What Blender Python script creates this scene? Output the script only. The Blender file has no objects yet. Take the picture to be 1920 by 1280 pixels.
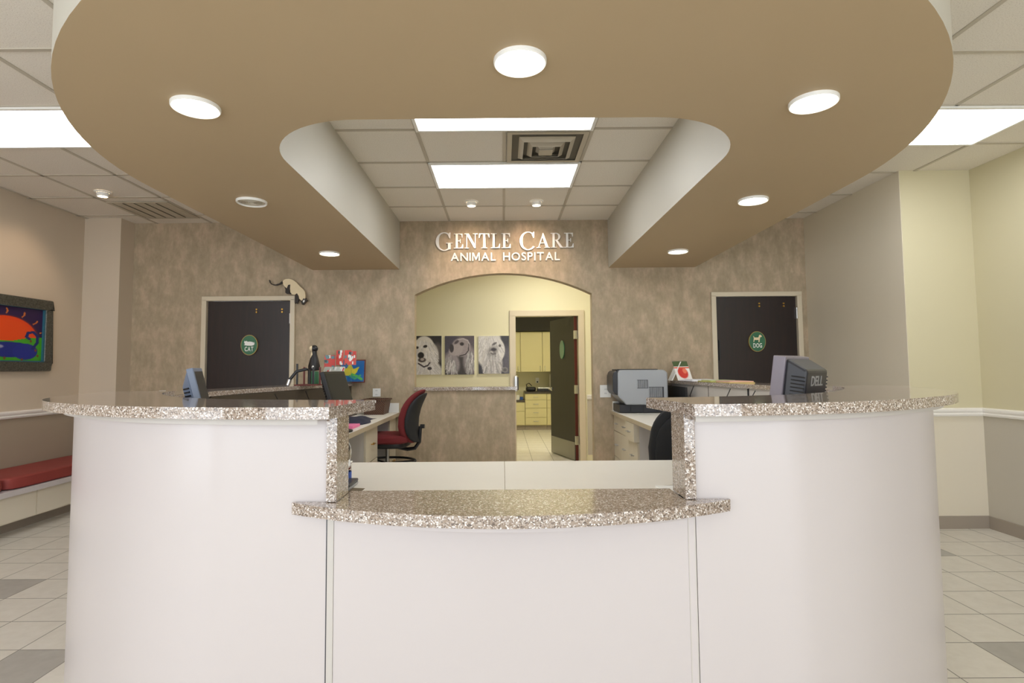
import bpy, bmesh, math, random
from mathutils import Vector, Matrix
import numpy as np

random.seed(7)
SC = bpy.context.scene
COL = SC.collection
PI = math.pi

# ------------------------------------------------------------------ camera
cam_d = bpy.data.cameras.new('camera')
cam_d.sensor_fit = 'HORIZONTAL'
cam_d.sensor_width = 36.0
cam_d.lens = 1050 / 1920 * 36.0
cam_d.shift_x = 17 / 1920
cam_d.shift_y = -13 / 1920
cam_d.clip_start = 0.05
cam_d.clip_end = 100
cam = bpy.data.objects.new('camera', cam_d)
COL.objects.link(cam)
CAM_Z = 1.33
cam.matrix_world = Matrix.Translation((0, 0, CAM_Z)) @ Matrix.Rotation(PI / 2 + math.atan(.06), 4, 'X') @ Matrix.Rotation(math.radians(-.45), 4, 'Z')
SC.camera = cam

# ------------------------------------------------------------------ world, exposure
SC.view_settings.view_transform = 'Standard'
SC.view_settings.look = 'None'
SC.view_settings.gamma = 1
SC.view_settings.use_curve_mapping = False
SC.view_settings.exposure = 0.13
world = bpy.data.worlds.new('world')
SC.world = world
world.use_nodes = True
wbg = world.node_tree.nodes['Background']
wbg.inputs['Color'].default_value = (0.87, 0.93, 1.0, 1)
wbg.inputs['Strength'].default_value = 5.0
SC.cycles.max_bounces = 10
SC.cycles.diffuse_bounces = 6
SC.cycles.glossy_bounces = 4
SC.cycles.transparent_max_bounces = 8
SC.cycles.caustics_reflective = False
SC.cycles.caustics_refractive = False
SC.cycles.sample_clamp_indirect = 6
SC.cycles.use_denoising = True

TROFFER = 8.0      # emission of the fluorescent panels
DOWN = 16.0         # emission of the downlight lenses


def window_portal(loc, rot, sx, sy):
    l = bpy.data.lights.new('daylight', 'AREA')
    l.shape = 'RECTANGLE'
    l.size = sx
    l.size_y = sy
    l.cycles.is_portal = True
    o = bpy.data.objects.new('daylight', l)
    COL.objects.link(o)
    o.location = loc
    o.rotation_euler = rot


window_portal((-2.35, -3.15, 1.5), (-PI / 2, 0, PI), 3.6, 2.4)
window_portal((1.95, -3.15, 1.5), (-PI / 2, 0, PI), 3.6, 2.4)
window_portal((-4.55, -0.9, 1.55), (0, -PI / 2, 0), 1.9, 2.6)


def lamp(kind, loc, energy, color=(1, 1, 1), size=.1, target=None, angle=60, blend=.5, name='lamp_light'):
    l = bpy.data.lights.new(name, kind)
    l.energy = energy
    l.color = color
    if kind == 'AREA':
        l.shape = 'DISK'
        l.size = size
    else:
        l.shadow_soft_size = size
    if kind == 'SPOT':
        l.spot_size = math.radians(angle)
        l.spot_blend = blend
    o = bpy.data.objects.new(name, l)
    COL.objects.link(o)
    o.location = loc
    if target is not None:
        d = Vector(target) - Vector(loc)
        o.rotation_euler = d.to_track_quat('-Z', 'Y').to_euler()
    return o


# ------------------------------------------------------------------ materials
def lin(c):
    if isinstance(c, str):
        c = [int(c[i:i + 2], 16) for i in (0, 2, 4)]
    return tuple(((v / 255) / 12.92 if v / 255 <= .04045 else ((v / 255 + .055) / 1.055) ** 2.4) for v in c) + (1,)


class NT:
    def __init__(s, name):
        s.m = bpy.data.materials.new(name)
        s.m.use_nodes = True
        s.t = s.m.node_tree
        s.b = s.t.nodes['Principled BSDF']

    def n(s, kind, **kw):
        x = s.t.nodes.new(kind)
        for k, v in kw.items():
            setattr(x, k, v)
        return x

    def l(s, a, b):
        s.t.links.new(a, b)

    def coord(s, scale=(1, 1, 1), loc=(0, 0, 0)):
        c = s.n('ShaderNodeTexCoord')
        m = s.n('ShaderNodeMapping')
        m.inputs['Scale'].default_value = scale
        m.inputs['Location'].default_value = loc
        s.l(c.outputs['Object'], m.inputs['Vector'])
        return m.outputs['Vector']

    def noise(s, vec, scale, detail=3, rough=.5):
        x = s.n('ShaderNodeTexNoise')
        x.inputs['Scale'].default_value = scale
        x.inputs['Detail'].default_value = detail
        x.inputs['Roughness'].default_value = rough
        s.l(vec, x.inputs['Vector'])
        return x.outputs['Fac']

    def ramp(s, fac, stops, interp='LINEAR'):
        r = s.n('ShaderNodeValToRGB')
        r.color_ramp.interpolation = interp
        e = r.color_ramp.elements
        while len(e) < len(stops):
            e.new(.5)
        for i, (p, c) in enumerate(stops):
            e[i].position = p
            e[i].color = lin(c)
        s.l(fac, r.inputs['Fac'])
        return r.outputs['Color']

    def bump(s, h, strength=.2, dist=.002):
        b = s.n('ShaderNodeBump')
        b.inputs['Strength'].default_value = strength
        b.inputs['Distance'].default_value = dist
        s.l(h, b.inputs['Height'])
        s.l(b.outputs['Normal'], s.b.inputs['Normal'])

    def mixc(s, fac, a, b, mode='MIX'):
        m = s.n('ShaderNodeMix', data_type='RGBA', blend_type=mode)
        for inp, v in ((m.inputs[0], fac), (m.inputs[6], a), (m.inputs[7], b)):
            if isinstance(v, (int, float)):
                inp.default_value = v
            elif isinstance(v, tuple):
                inp.default_value = v
            else:
                s.l(v, inp)
        return m.outputs[2]


def mat(name, c, rough=.5, metal=0, spec=.5, coat=0, var=.04, scale=6, bump=0, emis=0, alpha=None):
    """procedural paint / plastic / metal with a faint colour variation"""
    s = NT(name)
    v = s.coord()
    nz = s.noise(v, scale, 3)
    a = lin(c)
    dk = tuple(x * (1 - var) for x in a[:3]) + (1,)
    lt = tuple(min(1, x * (1 + var)) for x in a[:3]) + (1,)
    s.l(s.mixc(nz, dk, lt), s.b.inputs['Base Color'])
    s.b.inputs['Roughness'].default_value = rough
    s.b.inputs['Metallic'].default_value = metal
    s.b.inputs['Specular IOR Level'].default_value = spec
    s.b.inputs['Coat Weight'].default_value = coat
    s.b.inputs['Coat Roughness'].default_value = .05
    if bump:
        s.bump(s.noise(v, scale * 40, 2), bump, .001)
    if emis:
        s.b.inputs['Emission Color'].default_value = a
        s.b.inputs['Emission Strength'].default_value = emis
    return s.m


def wall_paint(name, c, rough=.6):
    return mat(name, c, rough, var=.02, scale=2, bump=.08, spec=.3)


def m_wallpaper():
    s = NT('mottled_wallpaper')
    v = s.coord((1, 1, .55))
    n1 = s.noise(v, 8, 7, .68)
    n2 = s.noise(s.coord((1, 1, .45), (4, 2, 9)), 38, 3, .6)
    c1 = s.ramp(n1, [(.3, 'AFA18A'), (.5, 'BEB099'), (.7, 'CFC2AC')])
    c2 = s.ramp(n2, [(.3, '766E5E'), (.7, '9C9484')])
    s.l(s.mixc(.42, c1, c2, 'OVERLAY'), s.b.inputs['Base Color'])
    s.b.inputs['Roughness'].default_value = .62
    s.b.inputs['Specular IOR Level'].default_value = .25
    s.bump(n2, .12, .002)
    return s.m


def m_granite():
    s = NT('speckled_quartz')
    v = s.coord()
    vo = s.n('ShaderNodeTexVoronoi')
    vo.inputs['Scale'].default_value = 230
    s.l(v, vo.inputs['Vector'])
    sep = s.n('ShaderNodeSeparateColor')
    s.l(vo.outputs['Color'], sep.inputs['Color'])
    chips = s.ramp(sep.outputs[0], [(0, '5A4E46'), (.08, '7A6B60'), (.22, '9C8D80'), (.42, 'B5A79B'), (.58, '988676'), (.7, 'C4BAB2'), (.84, 'E6DFDA'), (.93, 'F4F1EE')], 'CONSTANT')
    ve = s.n('ShaderNodeTexVoronoi', feature='DISTANCE_TO_EDGE')
    ve.inputs['Scale'].default_value = 230
    s.l(v, ve.inputs['Vector'])
    edge = s.ramp(ve.outputs['Distance'], [(0, '000000'), (.09, 'FFFFFF')])
    fine = s.ramp(s.noise(v, 420, 2), [(.35, '7C6C5E'), (.65, 'A49486')])
    s.l(s.mixc(edge, fine, chips), s.b.inputs['Base Color'])
    s.b.inputs['Roughness'].default_value = .1
    s.b.inputs['Specular IOR Level'].default_value = .5
    s.b.inputs['Coat Weight'].default_value = .5
    s.b.inputs['Coat Roughness'].default_value = .03
    return s.m


def m_ceiling():
    s = NT('acoustic_tile')
    v = s.coord()
    n1 = s.noise(v, 160, 3, .7)
    c = s.ramp(n1, [(.3, 'C0B8AC'), (.42, 'E4DED4'), (.7, 'ECE7DE')])
    s.l(c, s.b.inputs['Base Color'])
    s.b.inputs['Roughness'].default_value = .9
    s.b.inputs['Specular IOR Level'].default_value = .1
    s.bump(n1, .35, .003)
    return s.m


def m_floor(name, c1, c2):
    s = NT(name)
    v = s.coord((1, 1, 1), (0, 0, 0))
    # grout lines on the .3048 module through the tile's own coordinates
    def saw(axis, off):
        sp = s.n('ShaderNodeSeparateXYZ')
        s.l(v, sp.inputs[0])
        a = s.n('ShaderNodeMath', operation='SUBTRACT')
        s.l(sp.outputs[axis], a.inputs[0])
        a.inputs[1].default_value = off
        b = s.n('ShaderNodeMath', operation='DIVIDE')
        s.l(a.outputs[0], b.inputs[0])
        b.inputs[1].default_value = .3048
        c = s.n('ShaderNodeMath', operation='PINGPONG')
        s.l(b.outputs[0], c.inputs[0])
        c.inputs[1].default_value = .5
        return c.outputs[0]
    mn = s.n('ShaderNodeMath', operation='MINIMUM')
    s.l(saw(0, 2.24), mn.inputs[0])
    s.l(saw(1, 2.771), mn.inputs[1])
    g = s.ramp(mn.outputs[0], [(.006, '000000'), (.012, 'FFFFFF')])
    n1 = s.noise(s.coord(), 14, 4, .6)
    tile = s.ramp(n1, [(.3, c1), (.7, c2)])
    grout = lin('8A857C')
    s.l(s.mixc(g, grout, tile), s.b.inputs['Base Color'])
    r = s.n('ShaderNodeMapRange')
    s.l(g, r.inputs[0])
    r.inputs[3].default_value = .8
    r.inputs[4].default_value = .32
    s.l(r.outputs[0], s.b.inputs['Roughness'])
    s.bump(g, .5, .002)
    return s.m


def m_wood(name, c1, c2, rough=.25, coat=.3, axis_scale=(14, 14, 1.2)):
    s = NT(name)
    v = s.coord(axis_scale)
    n1 = s.noise(v, 2.2, 5, .6)
    s.l(s.ramp(n1, [(.3, c1), (.7, c2)]), s.b.inputs['Base Color'])
    s.b.inputs['Roughness'].default_value = rough
    s.b.inputs['Coat Weight'].default_value = coat
    s.b.inputs['Coat Roughness'].default_value = .12
    return s.m


def m_emit(name, c, strength):
    s = NT(name)
    nz = s.noise(s.coord(), 30, 2)
    s.l(s.ramp(nz, [(.2, c), (.8, c)]), s.b.inputs['Emission Color'])
    s.b.inputs['Base Color'].default_value = lin(c)
    s.b.inputs['Emission Strength'].default_value = strength
    return s.m


def m_picture(name, rough=.5, coat=0):
    s = NT(name)
    a = s.n('ShaderNodeVertexColor', layer_name='paint')
    s.l(a.outputs['Color'], s.b.inputs['Base Color'])
    s.b.inputs['Roughness'].default_value = rough
    s.b.inputs['Coat Weight'].default_value = coat
    return s.m


def m_glass(name, c=(1, 1, 1, 1), rough=.02):
    s = NT(name)
    s.b.inputs['Base Color'].default_value = c
    s.b.inputs['Roughness'].default_value = rough
    s.b.inputs['Transmission Weight'].default_value = 1
    s.b.inputs['IOR'].default_value = 1.1
    return s.m


def m_wicker():
    s = NT('dark_wicker')
    v = s.coord()
    w = s.n('ShaderNodeTexWave', wave_type='BANDS', bands_direction='DIAGONAL')
    w.inputs['Scale'].default_value = 30
    w.inputs['Distortion'].default_value = 2
    s.l(v, w.inputs['Vector'])
    s.l(s.ramp(w.outputs['Fac'], [(.2, '2E1B10'), (.8, '6A452C')]), s.b.inputs['Base Color'])
    s.b.inputs['Roughness'].default_value = .5
    s.bump(w.outputs['Fac'], .5, .004)
    return s.m


M = {
    'wallpaper': m_wallpaper(),
    'quartz': m_granite(),
    'ceiling': m_ceiling(),
    'grid': mat('grid_metal', 'BDB5A6', .5, var=.02),
    'tile': m_floor('cream_floor_tile', 'D6D0C4', 'E0DBD0'),
    'tile_gray': m_floor('gray_floor_tile', 'A8A49C', 'B4B0A8'),
    'laminate': mat('white_laminate', 'C9C2C1', .28, var=.012, scale=1.5, spec=.5),
    'soffit_bottom': wall_paint('tan_paint', 'B7A384', .5),
    'soffit_side': wall_paint('warm_white_paint', 'BFBBAF', .45),
    'upper_left': wall_paint('beige_paint', 'CDBFAB'),
    'lower_left': wall_paint('taupe_paint', 'A99B88'),
    'upper_right': wall_paint('pale_cream_paint', 'CDC5A6'),
    'side_right': wall_paint('greige_paint', 'DED5C2'),
    'lower_right': wall_paint('light_taupe_paint', 'BDB6A8'),
    'hall': wall_paint('pale_yellow_paint', 'E2DDBE'),
    'rail': mat('white_gloss_trim', 'F0EDE8', .3, var=.01),
    'base': mat('vinyl_base', '9C9184', .45),
    'casing': mat('cream_metal_frame', 'D2C6AE', .35, var=.02),
    'door': m_wood('dark_mahogany', '150A08', '24120F', .38, .1),
    'door_dark': m_wood('black_brown_veneer', '0E0806', '180E0A', .5, 0),
    'door_edge': m_wood('mahogany_edge', '4A1512', '5C1F1A', .4, .2),
    'steel': mat('satin_steel', 'C8C8C6', .3, 1),
    'bright_steel': mat('brushed_aluminium_letters', 'F2EFEA', .35, .35, var=.02),
    'brass': mat('brass', 'C59A4B', .3, 1),
    'black': mat('black_plastic', '17171A', .4),
    'black_soft': mat('black_upholstery', '1C1D20', .7, bump=.2),
    'bezel_gray': mat('purple_gray_plastic', '8B8590', .35),
    'charcoal': mat('charcoal_plastic', '33343A', .35),
    'blue_gray': mat('blue_gray_plastic', '76839A', .35),
    'silver': mat('silver_plastic', 'A9ABB0', .3, .2),
    'printer': mat('printer_gray', '9FA3A8', .35, var=.02),
    'printer_dark': mat('printer_dark', '26282E', .35),
    'red': mat('maroon_fabric', '6A1C20', .85, bump=.4, scale=10),
    'red_bench': mat('red_vinyl_cushion', '8E3A34', .6, bump=.15, scale=3, var=.12),
    'counter': mat('beige_laminate', 'E8E5DC', .35, var=.02, scale=8),
    'counter_edge': mat('tan_edge_band', 'B5A78E', .4, var=.03),
    'cab': mat('almond_laminate', 'CBC2AE', .4, var=.03),
    'cab_side': mat('lavender_gray_laminate', 'C4BFB9', .45, var=.02),
    'cab_yellow': mat('cream_kitchen_laminate', 'D6CD9C', .4, var=.02),
    'dark_counter': mat('dark_brown_laminate', '4A4238', .35),
    'white': mat('white_plastic', 'F2F2EE', .35, var=.01),
    'paper': mat('white_paper', 'F0F0EC', .7, var=.02),
    'pink': mat('pink_paper', 'E87AA6', .6),
    'navy': mat('navy_cloth', '23263A', .9, bump=.5, scale=14),
    'green_sign': mat('green_enamel', '2F6B4C', .3, coat=.4, var=.08, scale=20),
    'gold': mat('gold_rim', 'A8925A', .35, .6),
    'cream_paint': mat('cream_painted_wood', 'E5D3AE', .6, var=.06, scale=20),
    'dark_paint': mat('dark_brown_painted_wood', '2A2018', .6),
    'pic': m_picture('painted_picture'),
    'pic_gloss': m_picture('glossy_print', .25, .3),
    'frame': m_wood('bronze_picture_frame', '2B2A26', '5A5A50', .4, .2, (3, 30, 30)),
    'frame_lip': mat('teal_frame_lip', '2F6478', .4),
    'wicker': m_wicker(),
    'glass': m_glass('clear_glass'),
    'acrylic': m_glass('clear_acrylic', (.95, .97, .98, 1), .05),
    'water': m_glass('clear_bottle_plastic', (.93, .96, .98, 1), .05),
    'blue_label': mat('blue_label', '2F58B0', .4),
    'troffer': m_emit('fluorescent_lens', 'F8FBFF', TROFFER),
    'down': m_emit('downlight_lens', 'FFF6E2', DOWN),
    'bulb': m_emit('halogen_bulb', 'FFE3C0', 20),
    'brown_red': mat('red_brown_wood', '6B2A22', .45),
    'screen': mat('dark_screen', '1A1C1D', .5),
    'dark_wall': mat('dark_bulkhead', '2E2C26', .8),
    'gap_shade': mat('painted_vent_shade', '5A564C', .6),  # dark colour painting the shade inside the vent gaps
    'vent': mat('vent_enamel', 'B9B1A0', .45),
    'mirror_steel': mat('kick_plate_steel', '8E8C86', .4, .8),
}


# ------------------------------------------------------------------ mesh builder
class MB:
    def __init__(s):
        s.v = []
        s.f = []
        s.mi = []
        s.sm = []

    def add(s, verts, faces, mi=0, smooth=False):
        o = len(s.v)
        s.v += [tuple(p) for p in verts]
        for f in faces:
            s.f.append([i + o for i in f])
            s.mi.append(mi)
            s.sm.append(smooth)
        return s

    def box(s, a, b, mi=0):
        (x0, y0, z0), (x1, y1, z1) = a, b
        v = [(x0, y0, z0), (x1, y0, z0), (x1, y1, z0), (x0, y1, z0), (x0, y0, z1), (x1, y0, z1), (x1, y1, z1), (x0, y1, z1)]
        return s.add(v, [(0, 3, 2, 1), (4, 5, 6, 7), (0, 1, 5, 4), (1, 2, 6, 5), (2, 3, 7, 6), (3, 0, 4, 7)], mi)

    def prism(s, pts, lo, hi, axis='Z', mi=0, side_mi=None, smooth=False, cap_mi=None):
        """extrude a simple polygon; pts are (x,y) for Z, (x,z) for Y, (y,z) for X"""
        def P(p, h):
            return {'Z': (p[0], p[1], h), 'Y': (p[0], h, p[1]), 'X': (h, p[0], p[1])}[axis]
        area = sum(pts[i - 1][0] * pts[i][1] - pts[i][0] * pts[i - 1][1] for i in range(len(pts)))
        pts = list(pts)
        if area < 0:
            pts.reverse()
        from mathutils.geometry import tessellate_polygon
        tris = tessellate_polygon([[Vector((p[0], p[1], 0)) for p in pts]])
        n = len(pts)
        base = [P(p, lo) for p in pts] + [P(p, hi) for p in pts]
        s.add(base, [tuple(t) for t in tris], mi if cap_mi is None else cap_mi)
        s.add(base, [tuple(i + n for i in t) for t in tris], mi)
        s.add(base, [(i, (i + 1) % n, (i + 1) % n + n, i + n) for i in range(n)], mi if side_mi is None else side_mi, smooth)
        return s

    def cyl(s, p0, p1, r0, r1=None, n=16, mi=0, caps=True, smooth=True):
        r1 = r0 if r1 is None else r1
        p0, p1 = Vector(p0), Vector(p1)
        d = (p1 - p0).normalized()
        u = d.orthogonal().normalized()
        w = d.cross(u)
        v = []
        for p, r in ((p0, r0), (p1, r1)):
            for i in range(n):
                a = 2 * PI * i / n
                v.append(p + u * math.cos(a) * r + w * math.sin(a) * r)
        s.add(v, [(i, (i + 1) % n, (i + 1) % n + n, i + n) for i in range(n)], mi, smooth)
        if caps:
            s.add(v, [tuple(range(n - 1, -1, -1)), tuple(range(n, 2 * n))], mi)
        return s

    def tube(s, pts, r, n=8, mi=0):
        pts = [Vector(p) for p in pts]
        v = []
        u = None
        for i, p in enumerate(pts):
            d = (pts[min(i + 1, len(pts) - 1)] - pts[max(i - 1, 0)]).normalized()
            u = d.orthogonal().normalized() if u is None else (u - d * u.dot(d)).normalized()
            w = d.cross(u)
            rr = r[i] if isinstance(r, (list, tuple)) else r
            v += [p + (u * math.cos(2 * PI * k / n) + w * math.sin(2 * PI * k / n)) * rr for k in range(n)]
        f = []
        for i in range(len(pts) - 1):
            f += [(i * n + k, i * n + (k + 1) % n, (i + 1) * n + (k + 1) % n, (i + 1) * n + k) for k in range(n)]
        s.add(v, f, mi, True)
        m = (len(pts) - 1) * n
        s.add(v, [tuple(range(n - 1, -1, -1)), tuple(range(m, m + n))], mi)
        return s

    def lathe(s, prof, c=(0, 0, 0), n=24, mi=0, smooth=True):
        v = []
        for r, z in prof:
            v += [(c[0] + r * math.cos(2 * PI * k / n), c[1] + r * math.sin(2 * PI * k / n), c[2] + z) for k in range(n)]
        f = []
        for i in range(len(prof) - 1):
            f += [(i * n + k, i * n + (k + 1) % n, (i + 1) * n + (k + 1) % n, (i + 1) * n + k) for k in range(n)]
        return s.add(v, f, mi, smooth)

    def blob(s, c, r, e=.5, fn=None, nu=24, nv=14, mi=0):
        """super-ellipsoid (e<1 boxier), fn bends each point"""
        def pw(x, p):
            return math.copysign(abs(x) ** p, x)
        v = []
        for j in range(nv + 1):
            b = -PI / 2 + PI * j / nv
            for i in range(nu):
                a = 2 * PI * i / nu
                p = Vector((c[0] + r[0] * pw(math.cos(b), e) * pw(math.cos(a), e), c[1] + r[1] * pw(math.cos(b), e) * pw(math.sin(a), e), c[2] + r[2] * pw(math.sin(b), e)))
                v.append(fn(p) if fn else p)
        f = []
        for j in range(nv):
            f += [(j * nu + i, j * nu + (i + 1) % nu, (j + 1) * nu + (i + 1) % nu, (j + 1) * nu + i) for i in range(nu)]
        return s.add(v, f, mi, True)

    def xf(s, mtx):
        s.v = [tuple(mtx @ Vector(p)) for p in s.v]
        return s

    def obj(s, name, mats, parent=None, bevel=0, world=False, origin=None, angle=35):
        """link as one object. world=True: coordinates are world ones, parent is an unrotated Empty"""
        if not isinstance(mats, (list, tuple)):
            mats = [mats]
        off = Vector((0, 0, 0))
        loc = Vector((0, 0, 0))
        if world and parent is not None:
            q = parent
            while q is not None:
                off += q.location
                q = q.parent
        if parent is None:
            if origin is None:
                xs, ys, zs = zip(*s.v)
                loc = Vector(((min(xs) + max(xs)) / 2, (min(ys) + max(ys)) / 2, min(zs)))
            else:
                loc = Vector(origin)
            off = loc
        me = bpy.data.meshes.new(name)
        me.from_pydata([(p[0] - off.x, p[1] - off.y, p[2] - off.z) for p in s.v], [], s.f)
        for m in mats:
            me.materials.append(m)
        me.polygons.foreach_set('material_index', s.mi)
        me.polygons.foreach_set('use_smooth', s.sm)
        bm = bmesh.new()
        bm.from_mesh(me)
        bmesh.ops.remove_doubles(bm, verts=bm.verts, dist=1e-6)
        bmesh.ops.recalc_face_normals(bm, faces=bm.faces)
        bm.to_mesh(me)
        bm.free()
        if any(s.sm):
            me.set_sharp_from_angle(angle=math.radians(angle))
        me.update()
        o = bpy.data.objects.new(name, me)
        COL.objects.link(o)
        o.location = loc
        if parent is not None:
            o.parent = parent
        if bevel:
            b = o.modifiers.new('bevel', 'BEVEL')
            b.width = bevel
            b.segments = 2
            b.limit_method = 'ANGLE'
            b.angle_limit = math.radians(40)
        return o


def tag(o, label, cat, group=None):
    o['label'] = label
    o['category'] = cat
    if group:
        o['group'] = group
    return o


def thing(name, label, cat, loc=(0, 0, 0), rz=0, group=None):
    o = bpy.data.objects.new(name, None)
    o.empty_display_size = .05
    COL.objects.link(o)
    o.location = loc
    o.rotation_euler = (0, 0, rz)
    return tag(o, label, cat, group)


def struct(o):
    o['kind'] = 'structure'
    return o


def copy_tree(o, parent=None):
    c = o.copy()
    COL.objects.link(c)
    if parent is not None:
        c.parent = parent
    for ch in list(o.children):
        copy_tree(ch, c)
    return c


def box(name, a, b, m, parent=None, bevel=0, world=True, origin=None):
    return MB().box(a, b).obj(name, m, parent, bevel, world, origin)


# ------------------------------------------------------------------ painting on small grids
class Paint:
    def __init__(s, w, h, bg):
        s.w, s.h = w, h
        s.a = np.zeros((h, w, 3)) + np.array(bg, float)
        y, x = np.mgrid[0:h, 0:w]
        s.x = (x + .5) / w
        s.y = (y + .5) / h          # 0 at the bottom

    def _put(s, k, c):
        k = np.clip(k, 0, 1)[..., None]
        s.a = s.a * (1 - k) + np.array(c, float) * k

    def ell(s, cx, cy, rx, ry, c, soft=.15, rot=0, amt=1):
        dx, dy = s.x - cx, s.y - cy
        co, si = math.cos(rot), math.sin(rot)
        d = np.hypot((dx * co + dy * si) / rx, (-dx * si + dy * co) / ry)
        s._put(amt * (1 - (d - 1) / soft) * (d < 1 + soft), c)

    def rect(s, x0, y0, x1, y1, c):
        s._put(((s.x >= x0) & (s.x <= x1) & (s.y >= y0) & (s.y <= y1)) * 1.0, c)

    def line(s, pts, wd, c, soft=.3):
        for (ax, ay), (bx, by) in zip(pts, pts[1:]):
            vx, vy = bx - ax, by - ay
            t = np.clip(((s.x - ax) * vx + (s.y - ay) * vy) / (vx * vx + vy * vy + 1e-9), 0, 1)
            d = np.hypot(s.x - ax - t * vx, s.y - ay - t * vy) / wd
            s._put((1 - (d - 1) / soft) * (d < 1 + soft), c)

    def poly(s, pts, c):
        ins = np.zeros_like(s.x, bool)
        for i in range(len(pts)):
            (x0, y0), (x1, y1) = pts[i - 1], pts[i]
            k = ((y0 > s.y) != (y1 > s.y)) & (s.x < (x1 - x0) * (s.y - y0) / ((y1 - y0) or 1e-9) + x0)
            ins ^= k
        s._put(ins * 1.0, c)

    def grain(s, amt, seed=1):
        r = np.random.RandomState(seed)
        s.a = np.clip(s.a + (r.rand(s.h, s.w, 1) - .5) * amt * 255, 0, 255)


def picture_mesh(name, pt, O, U, V, m, parent=None, thick=.004, local=False):
    """a painted sheet: O lower-left corner, U and V full edge vectors"""
    O, U, V = Vector(O), Vector(U), Vector(V)
    N = U.cross(V).normalized() * thick
    w, h = pt.w, pt.h
    v, f, cols = [], [], []
    for j in range(h + 1):
        for i in range(w + 1):
            v.append(O + U * (i / w) + V * (j / h) + N)
    for j in range(h):
        for i in range(w):
            f.append((j * (w + 1) + i, j * (w + 1) + i + 1, (j + 1) * (w + 1) + i + 1, (j + 1) * (w + 1) + i))
            cols.append(lin(pt.a[j, i]))
    b = len(v)
    q = [O, O + U, O + U + V, O + V]
    v += q + [p + N for p in q]
    edge = [(b, b + 3, b + 2, b + 1), (b, b + 1, b + 5, b + 4), (b + 1, b + 2, b + 6, b + 5), (b + 2, b + 3, b + 7, b + 6), (b + 3, b, b + 4, b + 7)]
    f += edge
    cols += [lin((235, 235, 230))] * 5
    off = Vector((0, 0, 0))
    if parent is not None and not local:
        q_ = parent
        while q_ is not None:
            off += q_.location
            q_ = q_.parent
    loc = Vector((0, 0, 0))
    if parent is None:
        loc = O + U * .5
        off = loc
    me = bpy.data.meshes.new(name)
    me.from_pydata([tuple(p - off) for p in v], [], f)
    me.materials.append(m)
    at = me.color_attributes.new('paint', 'FLOAT_COLOR', 'CORNER')
    flat = []
    for p, c in zip(f, cols):
        flat += list(c) * len(p)
    at.data.foreach_set('color', flat)
    me.update()
    o = bpy.data.objects.new(name, me)
    COL.objects.link(o)
    o.location = loc
    if parent is not None:
        o.parent = parent
    return o


# ------------------------------------------------------------------ lettering
def font_char(ch, height, depth, bold=0.0, sx=1.0):
    if ch == 'M':
        q = MB().prism([(0, 0), (.16, 0), (.16, .66), (.41, .1), (.53, .1), (.78, .66), (.78, 0), (.94, 0), (.94, 1), (.74, 1), (.47, .4), (.2, 1), (0, 1)], -.5, .5, 'Z')
        return [(p[0] * height, p[1] * height, p[2] * depth) for p in q.v], q.f, .94 * height
    cu = bpy.data.curves.new('glyph', 'FONT')
    cu.body = ch
    cu.size = 1
    cu.extrude = .5
    cu.offset = bold
    cu.resolution_u = 3
    o = bpy.data.objects.new('glyph', cu)
    me = bpy.data.meshes.new_from_object(o)
    v = [tuple(q.co) for q in me.vertices]
    f = [tuple(p.vertices) for p in me.polygons]
    bpy.data.objects.remove(o)
    bpy.data.meshes.remove(me)
    bpy.data.curves.remove(cu)
    x0 = min(p[0] for p in v)
    y0 = min(p[1] for p in v)
    y1 = max(p[1] for p in v)
    k = height / (y1 - y0)
    v = [((p[0] - x0) * k * sx, (p[1] - y0) * k, p[2] * depth) for p in v]
    return v, f, max(p[0] for p in v)


def letters(text, height, depth, width, bold=.0, gap=.12, space=.5):
    """list of (char, verts, faces) laid out on the XY plane, fitted to the width"""
    out = []
    x = 0
    for ch in text:
        if ch == ' ':
            x += height * space
            continue
        v, f, w = font_char(ch, height, depth, bold)
        out.append((ch, x, v, f))
        x += w + height * gap
    k = width / (x - height * gap)
    return [(ch, [((p[0] + xo) * k, p[1], p[2]) for p in v], f) for ch, xo, v, f in out]


def arc_stroke(cx, cy, rx, ry, a0, a1, thick, thin, n=28):
    """crescent stroke: thick on its left and right sides, thin at top and bottom"""
    o, i = [], []
    for k in range(n + 1):
        a = math.radians(a0 + (a1 - a0) * k / n)
        w = thin + (thick - thin) * abs(math.cos(a)) ** 1.5
        o.append((cx + rx * math.cos(a), cy + ry * math.sin(a)))
        i.append((cx + (rx - w) * math.cos(a), cy + (ry - min(w, thin * 1.1 + .02)) * math.sin(a)))
    return o + i[::-1]


def R4(x0, y0, x1, y1):
    return [(x0, y0), (x1, y0), (x1, y1), (x0, y1)]


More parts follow.
